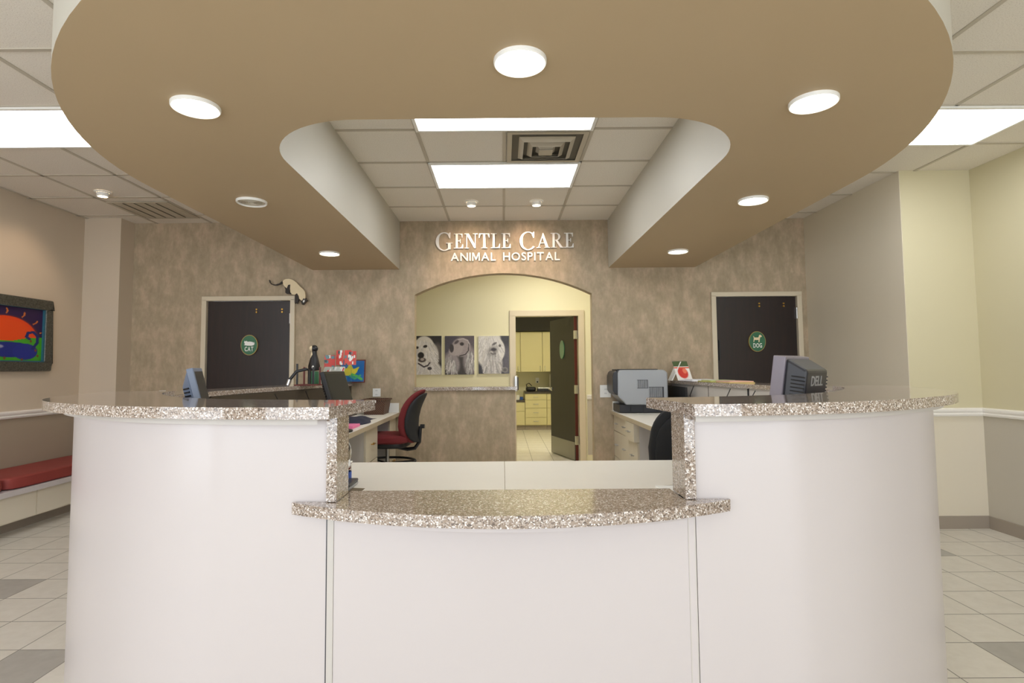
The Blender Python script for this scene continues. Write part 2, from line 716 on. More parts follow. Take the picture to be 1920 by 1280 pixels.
SERIF = {
    'E': (.62, [R4(.12, 0, .27, 1), R4(0, 0, .5, .045), R4(0, .955, .5, 1), R4(.2, .48, .42, .53), [(.44, 0), (.62, 0), (.62, .28), (.57, .28), (.5, .09), (.4, .045)], [(.4, .955), (.52, .9), (.53, .74), (.58, .74), (.58, 1), (.42, 1)], R4(.4, .38, .45, .63)]),
    'N': (.88, [R4(.14, 0, .19, 1), R4(.7, 0, .75, 1), [(.08, 1), (.3, 1), (.75, .14), (.75, 0), (.66, 0), (.14, .93)], R4(.02, 0, .32, .045), R4(0, .955, .26, 1), R4(.57, .955, .88, 1)]),
    'T': (.72, [R4(.29, 0, .44, 1), R4(.17, 0, .56, .045), R4(.05, .95, .68, 1), [(0, .72), (.05, .72), (.12, .93), (.1, 1), (.01, 1)], [(.72, .72), (.67, .72), (.6, .93), (.62, 1), (.71, 1)]]),
    'L': (.62, [R4(.12, 0, .27, 1), R4(0, 0, .55, .045), R4(0, .955, .39, 1), [(.42, 0), (.6, 0), (.62, .3), (.57, .3), (.5, .1), (.36, .045)]]),
    'A': (.86, [[(.1, 0), (.15, 0), (.45, .86), (.42, 1)], [(.4, 1), (.46, 1), (.8, 0), (.62, 0), (.36, .8)], R4(.24, .3, .6, .345), R4(0, 0, .27, .04), R4(.52, 0, .88, .04)]),
    'R': (.82, [R4(.12, 0, .27, 1), R4(0, 0, .4, .045), R4(0, .955, .38, 1), arc_stroke(.34, .745, .3, .255, -90, 90, .14, .05), [(.3, .5), (.45, .5), (.78, .045), (.86, .045), (.86, 0), (.62, 0)], R4(.25, .49, .38, .535)]),
    'C': (.86, [arc_stroke(.46, .5, .46, .52, 48, 320, .17, .045), [(.74, .68), (.79, .68), (.8, 1.0), (.75, 1.0), (.7, .93), (.66, .85)]]),
    'G': (.92, [arc_stroke(.46, .5, .46, .52, 48, 318, .17, .045), [(.74, .68), (.79, .68), (.8, 1.0), (.75, 1.0), (.7, .93), (.66, .85)], R4(.66, .06, .81, .42), R4(.56, .39, .92, .43)]),
}

# ================================================================== THE ROOM
CE = 2.97
SB = 2.43
YB = 6.15


def rect_poly(x0, y0, x1, y1):
    return [(x0, y0), (x1, y0), (x1, y1), (x0, y1)]


# floor: one slab of tiles, some of them gray
fl = MB()
T = .3048
gx0, gy0 = 2.24 - 24 * T, 2.771 - 20 * T
grey_cells = set()
for (x, y) in ((2.42, 2.65), (3.05, 4.1), (-2.99, 3.49), (-2.2, 2.6), (-2.1, 5.4), (3.4, 1.2), (-3.6, .9), (.9, -1), (-1.2, .3)):
    grey_cells.add((math.floor((x - gx0) / T), math.floor((y - gy0) / T)))
for i in range(30):
    for j in range(53):
        x, y = gx0 + i * T, gy0 + j * T
        g = 1 if (i, j) in grey_cells else 0
        fl.add([(x, y, 0), (x + T, y, 0), (x + T, y + T, 0), (x, y + T, 0)], [(0, 1, 2, 3)], g)
fl.box((gx0, gy0, -.1), (gx0 + 30 * T, gy0 + 53 * T, -.004))
struct(fl.obj('floor', [M['tile'], M['tile_gray']], origin=(0, 0, 0)))

# ceiling with its grid
cl = struct(box('ceiling', (-4.6, -3.3, CE), (4.1, YB + .05, CE + .08), M['ceiling'], origin=(0, 0, CE)))
g = MB()
GZ = (CE - .006, CE + .002)


def bars(xs, ys, X0, X1, Y0, Y1, w=.012):
    for x in xs:
        if X0 < x < X1:
            g.box((x - w, Y0, GZ[0]), (x + w, Y1, GZ[1]))
    for y in ys:
        if Y0 < y < Y1:
            g.box((X0, y - w, GZ[0]), (X1, y + w, GZ[1]))


bars([-2.62 - .61 * k for k in range(-1, 4)], [3.98 + .61 * k for k in range(-12, 5)], -4.48, -1.9, -3.2, YB)
bars([3.49 - .61 * k for k in range(-1, 4)], [4.065 + .61 * k for k in range(-12, 5)], 1.9, 3.95, -3.2, YB)
bars([.02, -.585, .63, 1.24, -1.19], [3.755 + .609 * k for k in range(-3, 5)], -1.25, 1.25, 2.3, YB)
bars([.02 + .61 * k for k in range(-3, 4)], [-3.0 + .61 * k for k in range(0, 8)], -1.9, 1.9, -3.2, 1.6)
struct(g.obj('ceiling_grid', M['grid'], cl, world=True))

# back wall with arch, doorways and half wall
arch = []
for k in range(25):
    t = k / 24
    x = -.972 + (1.957) * t
    # circular arc through the two springing points and the apex
    c, s_ = 1.957, .232
    Rr = (c * c / 4 + s_ * s_) / (2 * s_)
    arch.append((x, 2.379 - Rr + math.sqrt(Rr * Rr - (x - .0065) ** 2)))
outline = [(-4.2, 0), (-3.28, 0), (-3.28, 2.12), (-2.31, 2.12), (-2.31, 0), (.13, 0), (.13, 1.09), (-.972, 1.09)] + arch + [(.985, 0), (2.32, 0), (2.32, 2.125), (3.265, 2.125), (3.265, 0), (3.5, 0), (3.5, CE), (-4.2, CE)]
bw = MB().prism(outline, YB, YB + .13, 'Y')
struct(bw.obj('wall_back', M['wallpaper'], origin=(0, YB, 0)))

# left wall, with a window behind the camera; lower part below the rail in darker paint
def wall_x(name, x0, x1, y0, y1, up, low, rail_z=.94, holes=()):
    b = MB()
    def seg(z0, z1, mi):
        pieces = [(y0, y1)]
        if holes:
            (hy0, hy1, hz0, hz1) = holes[0]
            a0, a1 = max(z0, hz0), min(z1, hz1)
            if a1 > a0:
                b.box((x0, y0, z0), (x1, hy0, z1), mi)
                b.box((x0, hy1, z0), (x1, y1, z1), mi)
                if z0 < a0:
                    b.box((x0, hy0, z0), (x1, hy1, a0), mi)
                if a1 < z1:
                    b.box((x0, hy0, a1), (x1, hy1, z1), mi)
                return
        b.box((x0, y0, z0), (x1, y1, z1), mi)
    seg(0, rail_z, 1)
    seg(rail_z, CE, 0)
    return struct(b.obj(name, [up, low], origin=((x0 + x1) / 2, (y0 + y1) / 2, 0)))


wall_x('wall_left', -4.62, -4.48, -3.3, YB + .1, M['upper_left'], M['lower_left'], holes=[(-1.85, .05, .25, 2.85)])
pil = MB()
pil.box((-4.48, 5.93, .94), (-4.09, YB, CE), 0)
pil.box((-4.48, 5.93, 0), (-4.09, YB, .94), 1)
struct(pil.obj('wall_left_pilaster', [M['upper_left'], M['lower_left']]))
wall_x('wall_right', 3.95, 4.09, -3.3, 4.75, M['upper_right'], M['lower_right'])
ret = MB()
ret.box((3.36, 4.645, 0), (3.95, 4.75, .94), 1)
ret.box((3.36, 4.645, .94), (3.95, 4.75, CE), 0)
struct(ret.obj('wall_right_return', [M['upper_right'], M['side_right']]))
ns = MB()
ns.box((3.356, 4.6465, 0), (3.5, YB, CE))
struct(ns.obj('wall_right_side', M['side_right']))

# front wall behind the camera with two wide windows
fw = MB()
for (x0, x1) in ((-4.48, -4.2), (-.5, .1), (3.8, 3.95)):
    fw.box((x0, -3.3, 0), (x1, -3.2, CE))
for (x0, x1) in ((-4.2, -.5), (.1, 3.8)):
    fw.box((x0, -3.3, 0), (x1, -3.2, .28))
    fw.box((x0, -3.3, 2.72), (x1, -3.2, CE))
struct(fw.obj('wall_front', M['upper_left']))


def window(name, axis, a0, a1, z0, z1, pos, n):
    w = MB()
    t = .03
    def bx(u0, u1, c0, c1):
        if axis == 'Y':
            w.box((u0, pos - .03, c0), (u1, pos + .03, c1))
        else:
            w.box((pos - .03, u0, c0), (pos + .03, u1, c1))
    bx(a0, a1, z0, z0 + .05)
    bx(a0, a1, z1 - .05, z1)
    for k in range(n + 1):
        u = a0 + (a1 - a0) * k / n
        bx(max(a0, u - t), min(a1, u + t), z0 + .05, z1 - .05)
    return struct(w.obj(name, M['steel']))


window('window_1', 'Y', -4.2, -.5, .28, 2.72, -3.25, 3)
window('window_2', 'Y', .1, 3.8, .28, 2.72, -3.25, 3)
window('window_3', 'X', -1.85, .05, .25, 2.85, -4.55, 2)

# trim: chair rails and bases
r = MB()
RAIL = [(0, .905), (.02, .91), (.026, .925), (.018, .935), (.03, .95), (.032, .965), (.02, .972), (0, .975)]
r.prism([(-4.48 + a, b) for a, b in RAIL], -3.2, 5.93, 'Y') if False else None
r.add(*(lambda P: (P[0], P[1]))(([(-4.48 + a, y, b) for y in (-3.2, 5.93) for a, b in RAIL], [(i, (i + 1) % 8, (i + 1) % 8 + 8, i + 8) for i in range(8)] + [tuple(range(8)), tuple(range(8, 16))])))
r.add([(x, 5.93 - a, b) for x in (-4.48, -4.09) for a, b in RAIL], [(i, (i + 1) % 8, (i + 1) % 8 + 8, i + 8) for i in range(8)] + [tuple(range(8)), tuple(range(8, 16))])
struct(r.obj('trim_1', M['rail']))
r = MB()
F8 = [(i, (i + 1) % 8, (i + 1) % 8 + 8, i + 8) for i in range(8)] + [tuple(range(8)), tuple(range(8, 16))]
r.add([(x, 4.645 - a, b) for x in (3.36, 3.95) for a, b in RAIL], F8)
r.add([(3.95 - a, y, b) for y in (-3.2, 4.645) for a, b in RAIL], F8)
struct(r.obj('trim_2', M['rail']))
b = MB()
b.box((-4.48, -3.2, 0), (-4.468, 5.93, .1))
b.box((-4.48, 5.918, 0), (-4.09, 5.93, .1))
struct(b.obj('baseboard_left', M['base']))
b = MB()
b.box((3.938, -3.2, 0), (3.95, 4.645, .1))
b.box((3.36, 4.633, 0), (3.938, 4.645, .1))
struct(b.obj('baseboard_right', M['base']))

# hall behind the arch
HY = 8.0
hb = MB().prism([(-2.4, 0), (.17, 0), (.17, 2.08), (1.088, 2.08), (1.088, 0), (1.7, 0), (1.7, 2.9), (-2.4, 2.9)], HY, HY + .12, 'Y')
struct(hb.obj('wall_hall_back', M['hall'], origin=(0, HY, 0)))
struct(box('wall_hall_left', (-2.5, YB + .13, 0), (-2.4, HY + .12, 2.9), M['hall']))
struct(box('wall_hall_right', (1.7, YB + .13, 0), (1.8, HY + .12, 2.9), M['hall']))
struct(box('ceiling_hall', (-2.5, YB + .13, 2.9), (1.8, HY + .12, 2.98), M['ceiling']))
r = MB()
r.add([(x, HY - a, b - .03) for x in (1.185, 1.7) for a, b in RAIL], F8)
struct(r.obj('trim_3', M['rail']))
struct(box('trim_4', (1.19, HY - .006, .1), (1.7, HY, .875), M['lower_right']))


# ------------------------------------------------------------------ door frames and doors
def casing(parent, x0, x1, z1, y, w=.05, d=.03, depth=.13):
    c = MB()
    c.box((x0 - w + .01, y - d, 0), (x0 + .012, y + depth, z1))
    c.box((x1 - .012, y - d, 0), (x1 + w - .01, y + depth, z1))
    c.box((x0 - w + .01, y - d, z1 - .012), (x1 + w - .01, y + depth, z1 + w - .012))
    return c.obj('door_casing', M['casing'], parent, bevel=.004, world=True)


def door_thing(name, loc):
    o = bpy.data.objects.new(name, None)
    COL.objects.link(o)
    o.location = loc
    return struct(o)


d1 = door_thing('door_1', (-2.8, YB, 0))
casing(d1, -3.27, -2.325, 2.105, YB)
MB().box((-3.255, YB + .01, .012), (-2.34, YB + .055, 2.09)).obj('door_leaf', M['door'], d1, world=True)
hg = MB()
hg.box((-2.35, YB - .012, 1.84), (-2.334, YB + .008, 1.95))
hg.cyl((-2.342, YB - .012, 1.84), (-2.342, YB - .012, 1.95), .008)
hg.obj('hinge', M['steel'], d1, world=True)
MB().cyl((-3.19, YB + .01, .98), (-3.19, YB - .05, .98), .012).cyl((-3.19, YB - .045, .98), (-3.08, YB - .045, .98), .01).obj('door_handle', M['steel'], d1, world=True)
for x in (-2.716, -2.434):
    k = MB()
    for z in (1.998, 1.968):
        k.cyl((x, YB + .012, z), (x, YB - .004, z), .009)
    k.obj('hook_screws', M['brass'], d1, world=True)
d2 = door_thing('door_2', (2.8, YB, 0))
casing(d2, 2.335, 3.25, 2.11, YB)
MB().box((2.35, YB + .01, .012), (3.236, YB + .055, 2.096)).obj('door_leaf', M['door'], d2, world=True)
hg = MB()
hg.box((3.228, YB - .012, 1.85), (3.244, YB + .008, 1.97))
hg.cyl((3.236, YB - .012, 1.85), (3.236, YB - .012, 1.97), .008)
hg.obj('hinge', M['steel'], d2, world=True)
MB().box((2.37, YB - .01, 1.4), (2.385, YB + .01, 1.62)).obj('door_pull', M['black'], d2, world=True)
for x in (2.83, 3.1):
    k = MB()
    for z in (2.02, 1.99):
        k.cyl((x, YB + .012, z), (x, YB - .004, z), .009)
    k.obj('hook_screws', M['brass'], d2, world=True)
# hall doorway with its leaf standing open into the break room
d3 = door_thing('door_3', (.63, HY, 0))
casing(d3, .17, 1.088, 2.08, HY, w=.085)
leaf = bpy.data.objects.new('door_leaf', None)
lf = MB().box((0, 0, .012), (.9, .045, 2.07))
lo = lf.obj('door_leaf', [M['door_dark']], d3)
lo.location = (1.06 - .63, .03, 0)
bpy.data.objects.remove(leaf)
lo.rotation_euler = (0, 0, math.radians(107.5))
# leaf face that looks at the camera is local y=.045 side
MB().box((0, 0, .012), (-.004, .045, 2.07)).obj('leaf_edge', M['door_edge'], lo)
MB().box((.02, .045, .02), (.88, .048, .27)).obj('kick_plate', M['mirror_steel'], lo)
h = MB()
h.cyl((.84, .045, 1.0), (.84, .06, 1.0), .03)
h.cyl((.84, .05, 1.0), (.84, .1, 1.0), .011)
h.cyl((.845, .095, 1.0), (.72, .095, 1.0), .01)
h.obj('door_handle', M['steel'], lo)
for z in (1.8, 1.02, .3):
    MB().box((-.03, -.01, z - .06), (.004, .05, z + .06)).obj('hinge', M['steel'], lo)
pv = MB().prism([(.12 * .7 * math.cos(a * PI / 12) + .42, .14 * math.sin(a * PI / 12) + 1.6) for a in range(24)], .045, .055, 'Y')
pv.obj('oval_plaque', M['green_sign'], lo)

# break room beyond
struct(box('wall_break_back', (-.6, 12.7, 0), (2.6, 12.8, 2.9), M['hall']))
struct(box('wall_break_left', (-.7, HY + .12, 0), (-.6, 12.8, 2.9), M['hall']))
struct(box('wall_break_right', (2.6, HY + .12, 0), (2.7, 12.8, 2.9), M['hall']))
struct(box('ceiling_break', (-.7, HY + .12, 2.9), (2.7, 12.8, 2.98), M['ceiling']))
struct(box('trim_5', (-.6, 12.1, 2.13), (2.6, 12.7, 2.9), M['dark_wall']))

# ================================================================== SOFFIT
out, inn = [], []
XL, XR = -2.10, 2.11
out.append((XL, YB))
cyo, Ro = 3.3, 2.11
for k in range(65):
    a = PI + PI * k / 64
    out.append((.005 + Ro * math.cos(a), cyo + Ro * math.sin(a)))
out.append((XR + .02, YB))
inn.append((1.175, YB))
rc = .5
cxR, cxL, cy0 = 1.175 - rc, -1.14 + rc, 2.41 + rc
for k in range(17):
    a = -PI / 2 * k / 16
    inn.append((cxR + rc * math.cos(a), cy0 + rc * math.sin(a)))
for k in range(17):
    a = -PI / 2 - PI / 2 * k / 16
    inn.append((cxL + rc * math.cos(a), cy0 + rc * math.sin(a)))
inn.append((-1.14, YB))
sf = MB().prism(out + inn, SB, CE, 'Z', mi=0, side_mi=1, smooth=True)
struct(sf.obj('ceiling_soffit', [M['soffit_bottom'], M['soffit_side']], origin=(0, YB, SB), angle=30))

# ================================================================== CEILING LIGHTS
def troffer(x0, x1, y0, y1, label, z=CE):
    t = thing('ceiling_light', label, 'ceiling light', ((x0 + x1) / 2, (y0 + y1) / 2, z - .02), group='fluorescent ceiling panels')
    f = MB()
    w = .022
    f.box((x0, y0, z - .02), (x1, y0 + w, z - .003))
    f.box((x0, y1 - w, z - .02), (x1, y1, z - .003))
    f.box((x0, y0 + w, z - .02), (x0 + w, y1 - w, z - .003))
    f.box((x1 - w, y0 + w, z - .02), (x1, y1 - w, z - .003))
    f.obj('frame', M['white'], t, world=True)
    MB().box((x0 + w, y0 + w, z - .012), (x1 - w, y1 - w, z - .006)).obj('diffuser', M['troffer'], t, world=True)
    return t


troffer(-.585, .63, 4.364, 4.972, 'fluorescent ceiling panel in front of the two small spotlights')
troffer(-.585, .63, 3.147, 3.755, 'fluorescent ceiling panel partly hidden by the soffit above the air vent')
troffer(-3.84, -2.62, 3.37, 3.98, 'fluorescent ceiling panel at the left edge beyond the soffit')
troffer(2.27, 3.49, 3.455, 4.065, 'fluorescent ceiling panel at the right edge beyond the soffit')


def downlight(x, y, label, lit=True, r=.095, power=None):
    t = thing('recessed_downlight' if lit else 'ceiling_speaker', label, 'ceiling light' if lit else 'speaker', (x, y, SB - .01), group='recessed lights in the soffit' if lit else None)
    MB().lathe([(r - .012, .009), (r - .012, -.0), (r - .004, -.006), (r, -.002), (r, .0099)], n=40).obj('trim_ring', M['white'], t)
    if lit:
        MB().lathe([(0, .003), (r - .012, .004)], n=40).obj('lens', M['down'], t)
    else:
        s_ = MB().lathe([(0, .001), (r * .6, .0), (r - .012, .004)], n=40)
        for k in range(1, 6):
            s_.lathe([(r * .13 * k, .001), (r * .13 * k + .002, -.003), (r * .13 * k + .004, .001)], n=40)
        s_.obj('grille', M['vent'], t)
    return t


for (x, y, l) in ((.069, 1.944, 'round downlight in the soffit above the centre of the counter'),
                  (-1.271, 2.269, 'large round downlight at the left front of the curved soffit'),
                  (1.30, 2.269, 'large round downlight at the right front of the curved soffit'),
                  (1.662, 3.646, 'round downlight halfway back in the right arm of the soffit'),
                  (-1.633, 5.238, 'round downlight near the back wall in the left arm of the soffit'),
                  (1.671, 5.27, 'round downlight near the back wall in the right arm of the soffit')):
    downlight(x, y, l)
downlight(-1.632, 3.594, 'unlit round white grille in the left arm of the soffit', lit=False)


def eyeball(x, y, label, target, e):
    t = thing('spotlight', label, 'spotlight', (x, y, CE - .003), group='small ceiling spotlights')
    MB().lathe([(.07, 0), (.07, -.006), (.062, -.01), (.05, -.01), (.05, 0)], n=32).obj('trim_ring', M['white'], t)
    hd = MB().lathe([(.048, -.006), (.048, -.04), (.044, -.045), (.038, -.045)], n=28)
    hd.obj('lamp_head', M['white'], t)
    MB().lathe([(0, -.047), (.025, -.046), (.04, -.043)], n=28).obj('bulb', M['bulb'], t)
    lamp('SPOT', (x, y, CE - .07), e, (1, .72, .5), .03, target, 75, .8, name='spot_beam')
    return t


eyeball(-.3, 5.42, 'small ceiling spotlight above the word Gentle', (-.35, YB, 2.45), 22)
eyeball(.34, 5.42, 'small ceiling spotlight above the word Care', (.3, YB, 2.45), 22)
eyeball(-3.647, 5.03, 'small ceiling spotlight near the framed painting', (-4.48, 5.1, 2.0), 14)

# air diffuser in the cell right of the centre line
v = thing('air_vent', 'square louvred air vent between the two central light panels', 'air vent', (.325, 4.06, CE - .02))
MB().box((.04, 3.775, CE - .008), (.612, 4.345, CE - .004)).obj('shade_sheet', M['gap_shade'], v, world=True)  # dark sheet paints the shade seen between the louvre rings
for k, (hw, zt) in enumerate(((.285, .0), (.2, .012), (.135, .02), (.07, .026))):
    q = MB()
    w = .035
    o_, i_ = hw, hw - w
    c = (.326, 4.06)
    V = []
    for s1, z in ((o_, CE - .012 - zt * .2), (i_, CE - .026 - zt)):
        V += [(c[0] - s1, c[1] - s1, z), (c[0] + s1, c[1] - s1, z), (c[0] + s1, c[1] + s1, z), (c[0] - s1, c[1] + s1, z)]
    if k == 0:
        V = [(p[0], p[1], CE - .018) for p in V]
    V += [(p[0], p[1], p[2] + .004) for p in V]
    F = []
    for a in range(4):
        b_ = (a + 1) % 4
        F += [(a, b_, b_ + 4, a + 4), (a + 8, b_ + 8, b_ + 12, a + 12), (a, b_, b_ + 8, a + 8), (a + 4, b_ + 4, b_ + 12, a + 12)]
    q.add(V, F)
    if k == 3:
        q.box((c[0] - .05, c[1] - .05, CE - .052), (c[0] + .05, c[1] + .05, CE - .047))
    q.obj('louvre_ring', M['vent'], v, world=True)
v = thing('return_grille', 'slatted return air grille in the ceiling near the left wall', 'air vent', (-3.53, 5.62, CE - .01))
f = MB()
f.box((-3.83, 5.33, CE - .012), (-3.24, 5.36, CE - .004))
f.box((-3.83, 5.89, CE - .012), (-3.24, 5.92, CE - .004))
f.box((-3.83, 5.36, CE - .012), (-3.8, 5.89, CE - .004))
f.box((-3.27, 5.36, CE - .012), (-3.24, 5.89, CE - .004))
f.obj('frame', M['vent'], v, world=True)
MB().box((-3.8, 5.36, CE - .007), (-3.27, 5.89, CE - .004)).obj('shade_sheet', M['gap_shade'], v, world=True)  # same painted shade, behind the grille slats
for k in range(5):
    x = -3.795 + k * .107
    MB().add([(x, 5.36, CE - .008), (x + .1, 5.36, CE - .014), (x + .1, 5.89, CE - .014), (x, 5.89, CE - .008), (x, 5.36, CE - .006), (x + .1, 5.36, CE - .012), (x + .1, 5.89, CE - .012), (x, 5.89, CE - .006)],
             [(0, 3, 2, 1), (4, 5, 6, 7), (0, 1, 5, 4), (1, 2, 6, 5), (2, 3, 7, 6), (3, 0, 4, 7)]).obj('slat', M['vent'], v, world=True)

# fittings in the hall and break room
for (x, y, e, s_, lb, c) in ((.6, 6.95, 8.5, .6, 'flush square light panel in the hall ceiling', (1, .96, .8)), (.9, 9.9, 22, .6, 'flush square light panel in the break room ceiling', (1, .93, .62))):
    t = thing('hall_ceiling_light', lb, 'ceiling light', (x, y, 2.885))
    MB().box((x - .3, y - .3, 2.88), (x + .3, y + .3, 2.899)).obj('frame', M['white'], t, world=True)
    MB().box((x - .28, y - .28, 2.876), (x + .28, y + .28, 2.8795)).obj('diffuser', M['bulb'] if 0 else M['down'], t, world=True)
    lamp('AREA', (x, y, 2.86), e, c, .5, (x, y, 0), name='panel_glow')

# ================================================================== RECEPTION COUNTER
TOPZ = 1.212
TH = .038
OUTR = [(.60, 1.77), (.80, 1.78), (1.05, 1.825), (1.29, 1.905), (1.52, 2.035), (1.76, 2.21), (1.94, 2.40), (2.08, 2.63), (2.2, 2.95), (2.29, 3.3)]
INR = [(.55, 2.17), (.85, 2.22), (1.25, 2.37), (1.56, 2.63), (1.82, 3.0), (1.93, 3.3)]


def spline(P, n=6):
    o = []
    for i in range(len(P) - 1):
        p0, p1, p2, p3 = P[max(i - 1, 0)], P[i], P[i + 1], P[min(i + 2, len(P) - 1)]
        for k in range(n):
            t = k / n
            o.append(tuple(.5 * ((2 * p1[d]) + (-p0[d] + p2[d]) * t + (2 * p0[d] - 5 * p1[d] + 4 * p2[d] - p3[d]) * t * t + (-p0[d] + 3 * p1[d] - 3 * p2[d] + p3[d]) * t ** 3) for d in range(2)))
    o.append(P[-1])
    return o


def offset(P, d):
    o = []
    for i, p in enumerate(P):
        a, b_ = P[max(i - 1, 0)], P[min(i + 1, len(P) - 1)]
        tx, ty = b_[0] - a[0], b_[1] - a[1]
        L = math.hypot(tx, ty)
        o.append((p[0] - ty / L * d, p[1] + tx / L * d))
    return o


def mir(P, s):
    """left side copies the right one; its opening edge sits 5 cm closer to the centre"""
    if s > 0:
        return list(P)
    return [(-(x - .055 * max(0, 1 - (x - .55) / .8)), y) for x, y in P]


So, Si = spline(OUTR), spline(INR)
WO = offset(So, .088)            # outer face of the knee wall
WO = [(x, max(y, 1.902)) for x, y in WO]
WI = offset(So, .2)
WI = [(x, max(y, 2.03)) for x, y in WI]
for s, side in ((-1, 'left'), (1, 'right')):
    t = thing('raised_countertop', 'speckled stone top of the tall %s half of the reception counter' % side, 'countertop', (s * 1.3, 2.2, .9), group='raised stone countertops')
    SL = [(x - (.027 * min(1, max(0, (-x - 1.1) / .5)) if s < 0 else 0), y) for x, y in mir(So, s)]
    MB().prism(SL + mir(Si, s)[::-1], TOPZ - TH, TOPZ, 'Z', smooth=True).obj('slab', M['quartz'], t, bevel=.006, world=True, angle=30)
    x0, x1 = (-.592, -.556) if s < 0 else (.602, .638)
    MB().box((x0, 1.885, .891), (x1, 2.03, TOPZ - TH)).obj('end_post', M['quartz'], t, bevel=.003, world=True)
    # base
    b = thing('counter_base', 'white curved %s base of the reception counter' % side, 'counter base', (s * 1.4, 2.3, 0), group='curved counter bases')
    wo, wi = mir(WO, s), mir(WI, s)
    e = [(s * .60 + (0 if s > 0 else .008), wo[0][1])] if False else []
    xo = -.593 if s < 0 else .639
    wo = [(xo, 1.902)] + [p for p in wo if abs(p[0]) > .66]
    wi = [(xo, 2.03)] + [p for p in wi if abs(p[0]) > .66]
    back = [(s * 2.12, 5.0), (s * 1.95, YB)]
    wo2 = wo + [(s * 2.28, 3.7), (s * 2.27, 4.2), (s * 2.14, 5.2), (s * 1.98, YB - .003)]
    wi2 = wi + [(s * 2.16, 3.7), (s * 2.15, 4.2), (s * 2.02, 5.2), (s * 1.88, YB - .003)]
    MB().prism(wo + wi[::-1], 0, TOPZ - TH - .001, 'Z', smooth=True).prism(wo2[len(wo) - 1:] + wi2[len(wi) - 1:][::-1], 0, 1.148, 'Z').obj('curved_panel', M['laminate'], b, world=True, angle=30)
    so = offset(mir(So, s), .05 * (1 if s > 0 else -1))
    so = [p for p in so if abs(p[0]) > .60]
    si = [p for p in wo if abs(p[0]) > .60]
    MB().prism(so + si[::-1], TOPZ - TH - .022, TOPZ - TH, 'Z', smooth=True).obj('sub_top', M['cab_side'], b, world=True, angle=30)

# lower transaction part
lowZ = .89
pts = []
for k in range(41):
    t_ = k / 40
    x = -.705 + 1.455 * t_
    c, sg = 1.455, .19
    Rr = (c * c / 4 + sg * sg) / (2 * sg)
    pts.append((x, 1.698 + Rr - math.sqrt(Rr * Rr - (x - .0225) ** 2)))
lt = thing('transaction_countertop', 'low bowed speckled stone top in the middle of the reception counter', 'countertop', (.02, 1.95, .85))
MB().prism(pts + [(.75, 1.9), (.60, 1.9), (.60, 2.063), (-.555, 2.063), (-.555, 1.9), (-.705, 1.9)], lowZ - TH, lowZ, 'Z', smooth=True).obj('slab', M['quartz'], lt, bevel=.005, world=True, angle=30)
cb = thing('counter_base', 'flat white middle base panel under the low stone top', 'counter base', (.02, 1.9, 0))
MB().prism([(-.568, 1.902), (-.3, 1.896), (.02, 1.893), (.35, 1.896), (.611, 1.902), (.611, 2.03), (-.568, 2.03)], 0, lowZ - TH - .002, 'Z', smooth=True).obj('front_panel', M['laminate'], cb, world=True)
sub = [(x * .93 + .0015, y + .035) for x, y in pts]
MB().prism([q for q in sub if -.56 < q[0] < .6] + [(.6, 1.892), (-.56, 1.892)], lowZ - TH - .02, lowZ - TH, 'Z', smooth=True).obj('sub_top', M['laminate'], cb, world=True)
for x0, x1, mm in ((-.5935, -.590, 'charcoal'), (-.590, -.569, 'cab_side'), (.611, .614, 'cab_side'), (.614, .632, 'laminate'), (.632, .636, 'cab_side')):
    MB().box((x0, 1.9, 0), (x1, 2.03, lowZ - TH - .002)).obj('edge_strip', M[mm], cb, world=True)

# stone ledges along the two arms
LL = [(-1.945, 3.305), (-2.01, 3.65), (-2.02, 3.915), (-1.98, 4.3), (-1.78, 5.5), (-1.63, YB), (-1.99, YB), (-2.14, 5.5), (-2.33, 4.3), (-2.36, 3.8), (-2.29, 3.305)]
LR = [(1.945, 3.305), (2.01, 3.65), (2.015, 3.915), (1.985, 4.3), (1.88, 5.5), (1.80, YB), (2.1, YB), (2.2, 5.5), (2.33, 4.3), (2.36, 3.8), (2.29, 3.305)]
tag(MB().prism(LL, 1.15, 1.185, 'Z').obj('ledge_top', M['quartz'], bevel=.004), 'speckled stone ledge running back to the wall on the left of the desk', 'ledge', 'arm ledges')
tag(MB().prism(LR, 1.15, 1.185, 'Z').obj('ledge_top', M['quartz'], bevel=.004), 'speckled stone ledge running back to the wall on the right of the desk', 'ledge', 'arm ledges')
# inner backsplash boards of the arms
for s, side, m_, P in ((-1, 'left', 'charcoal', [(-2.03, 3.92), (-1.83, 5.3), (-1.66, YB - .01)]), (1, 'right', 'cab_side', [(2.03, 3.92), (1.96, 4.9), (1.84, YB - .01)])):
    k = thing('upright_board', ('dark brown' if s < 0 else 'pale gray') + ' upright board under the %s stone ledge' % side, 'panel', (s * 1.9, 5, .86))
    bk = MB()
    for (a, b_) in zip(P, P[1:]):
        bk.prism([a, b_, (b_[0] + s * .015, b_[1]), (a[0] + s * .015, a[1])], .861, 1.149, 'Z')
    bk.obj('board', M['dark_counter'] if s < 0 else M['cab_side'], k, world=True)
    if s > 0:
        for y in (4.55, 5.28):
            x = 2.03 - (y - 3.92) * .0715 - .006
            MB().box((x - .004, y - .006, .861), (x + .006, y + .006, 1.149)).obj('divider', M['black'], k, world=True)
    for y0 in ((4.5, 5.0) if s < 0 else (4.35, 4.75, 5.5)):
        xw = (2.0 if s > 0 else 1.93) - (y0 - 3.92) * (.075 if s > 0 else .14)
        xx = s * (xw - .02)
        MB().tube([(xx, y0 + .12 * math.sin(q * PI / 10) , 1.14 - .1 * math.sin(q * PI / 10) + (-.13 if q > 6 else 0) * (q - 6) / 4) for q in range(11)], .004, 6).obj('cable', M['black'], k, world=True)

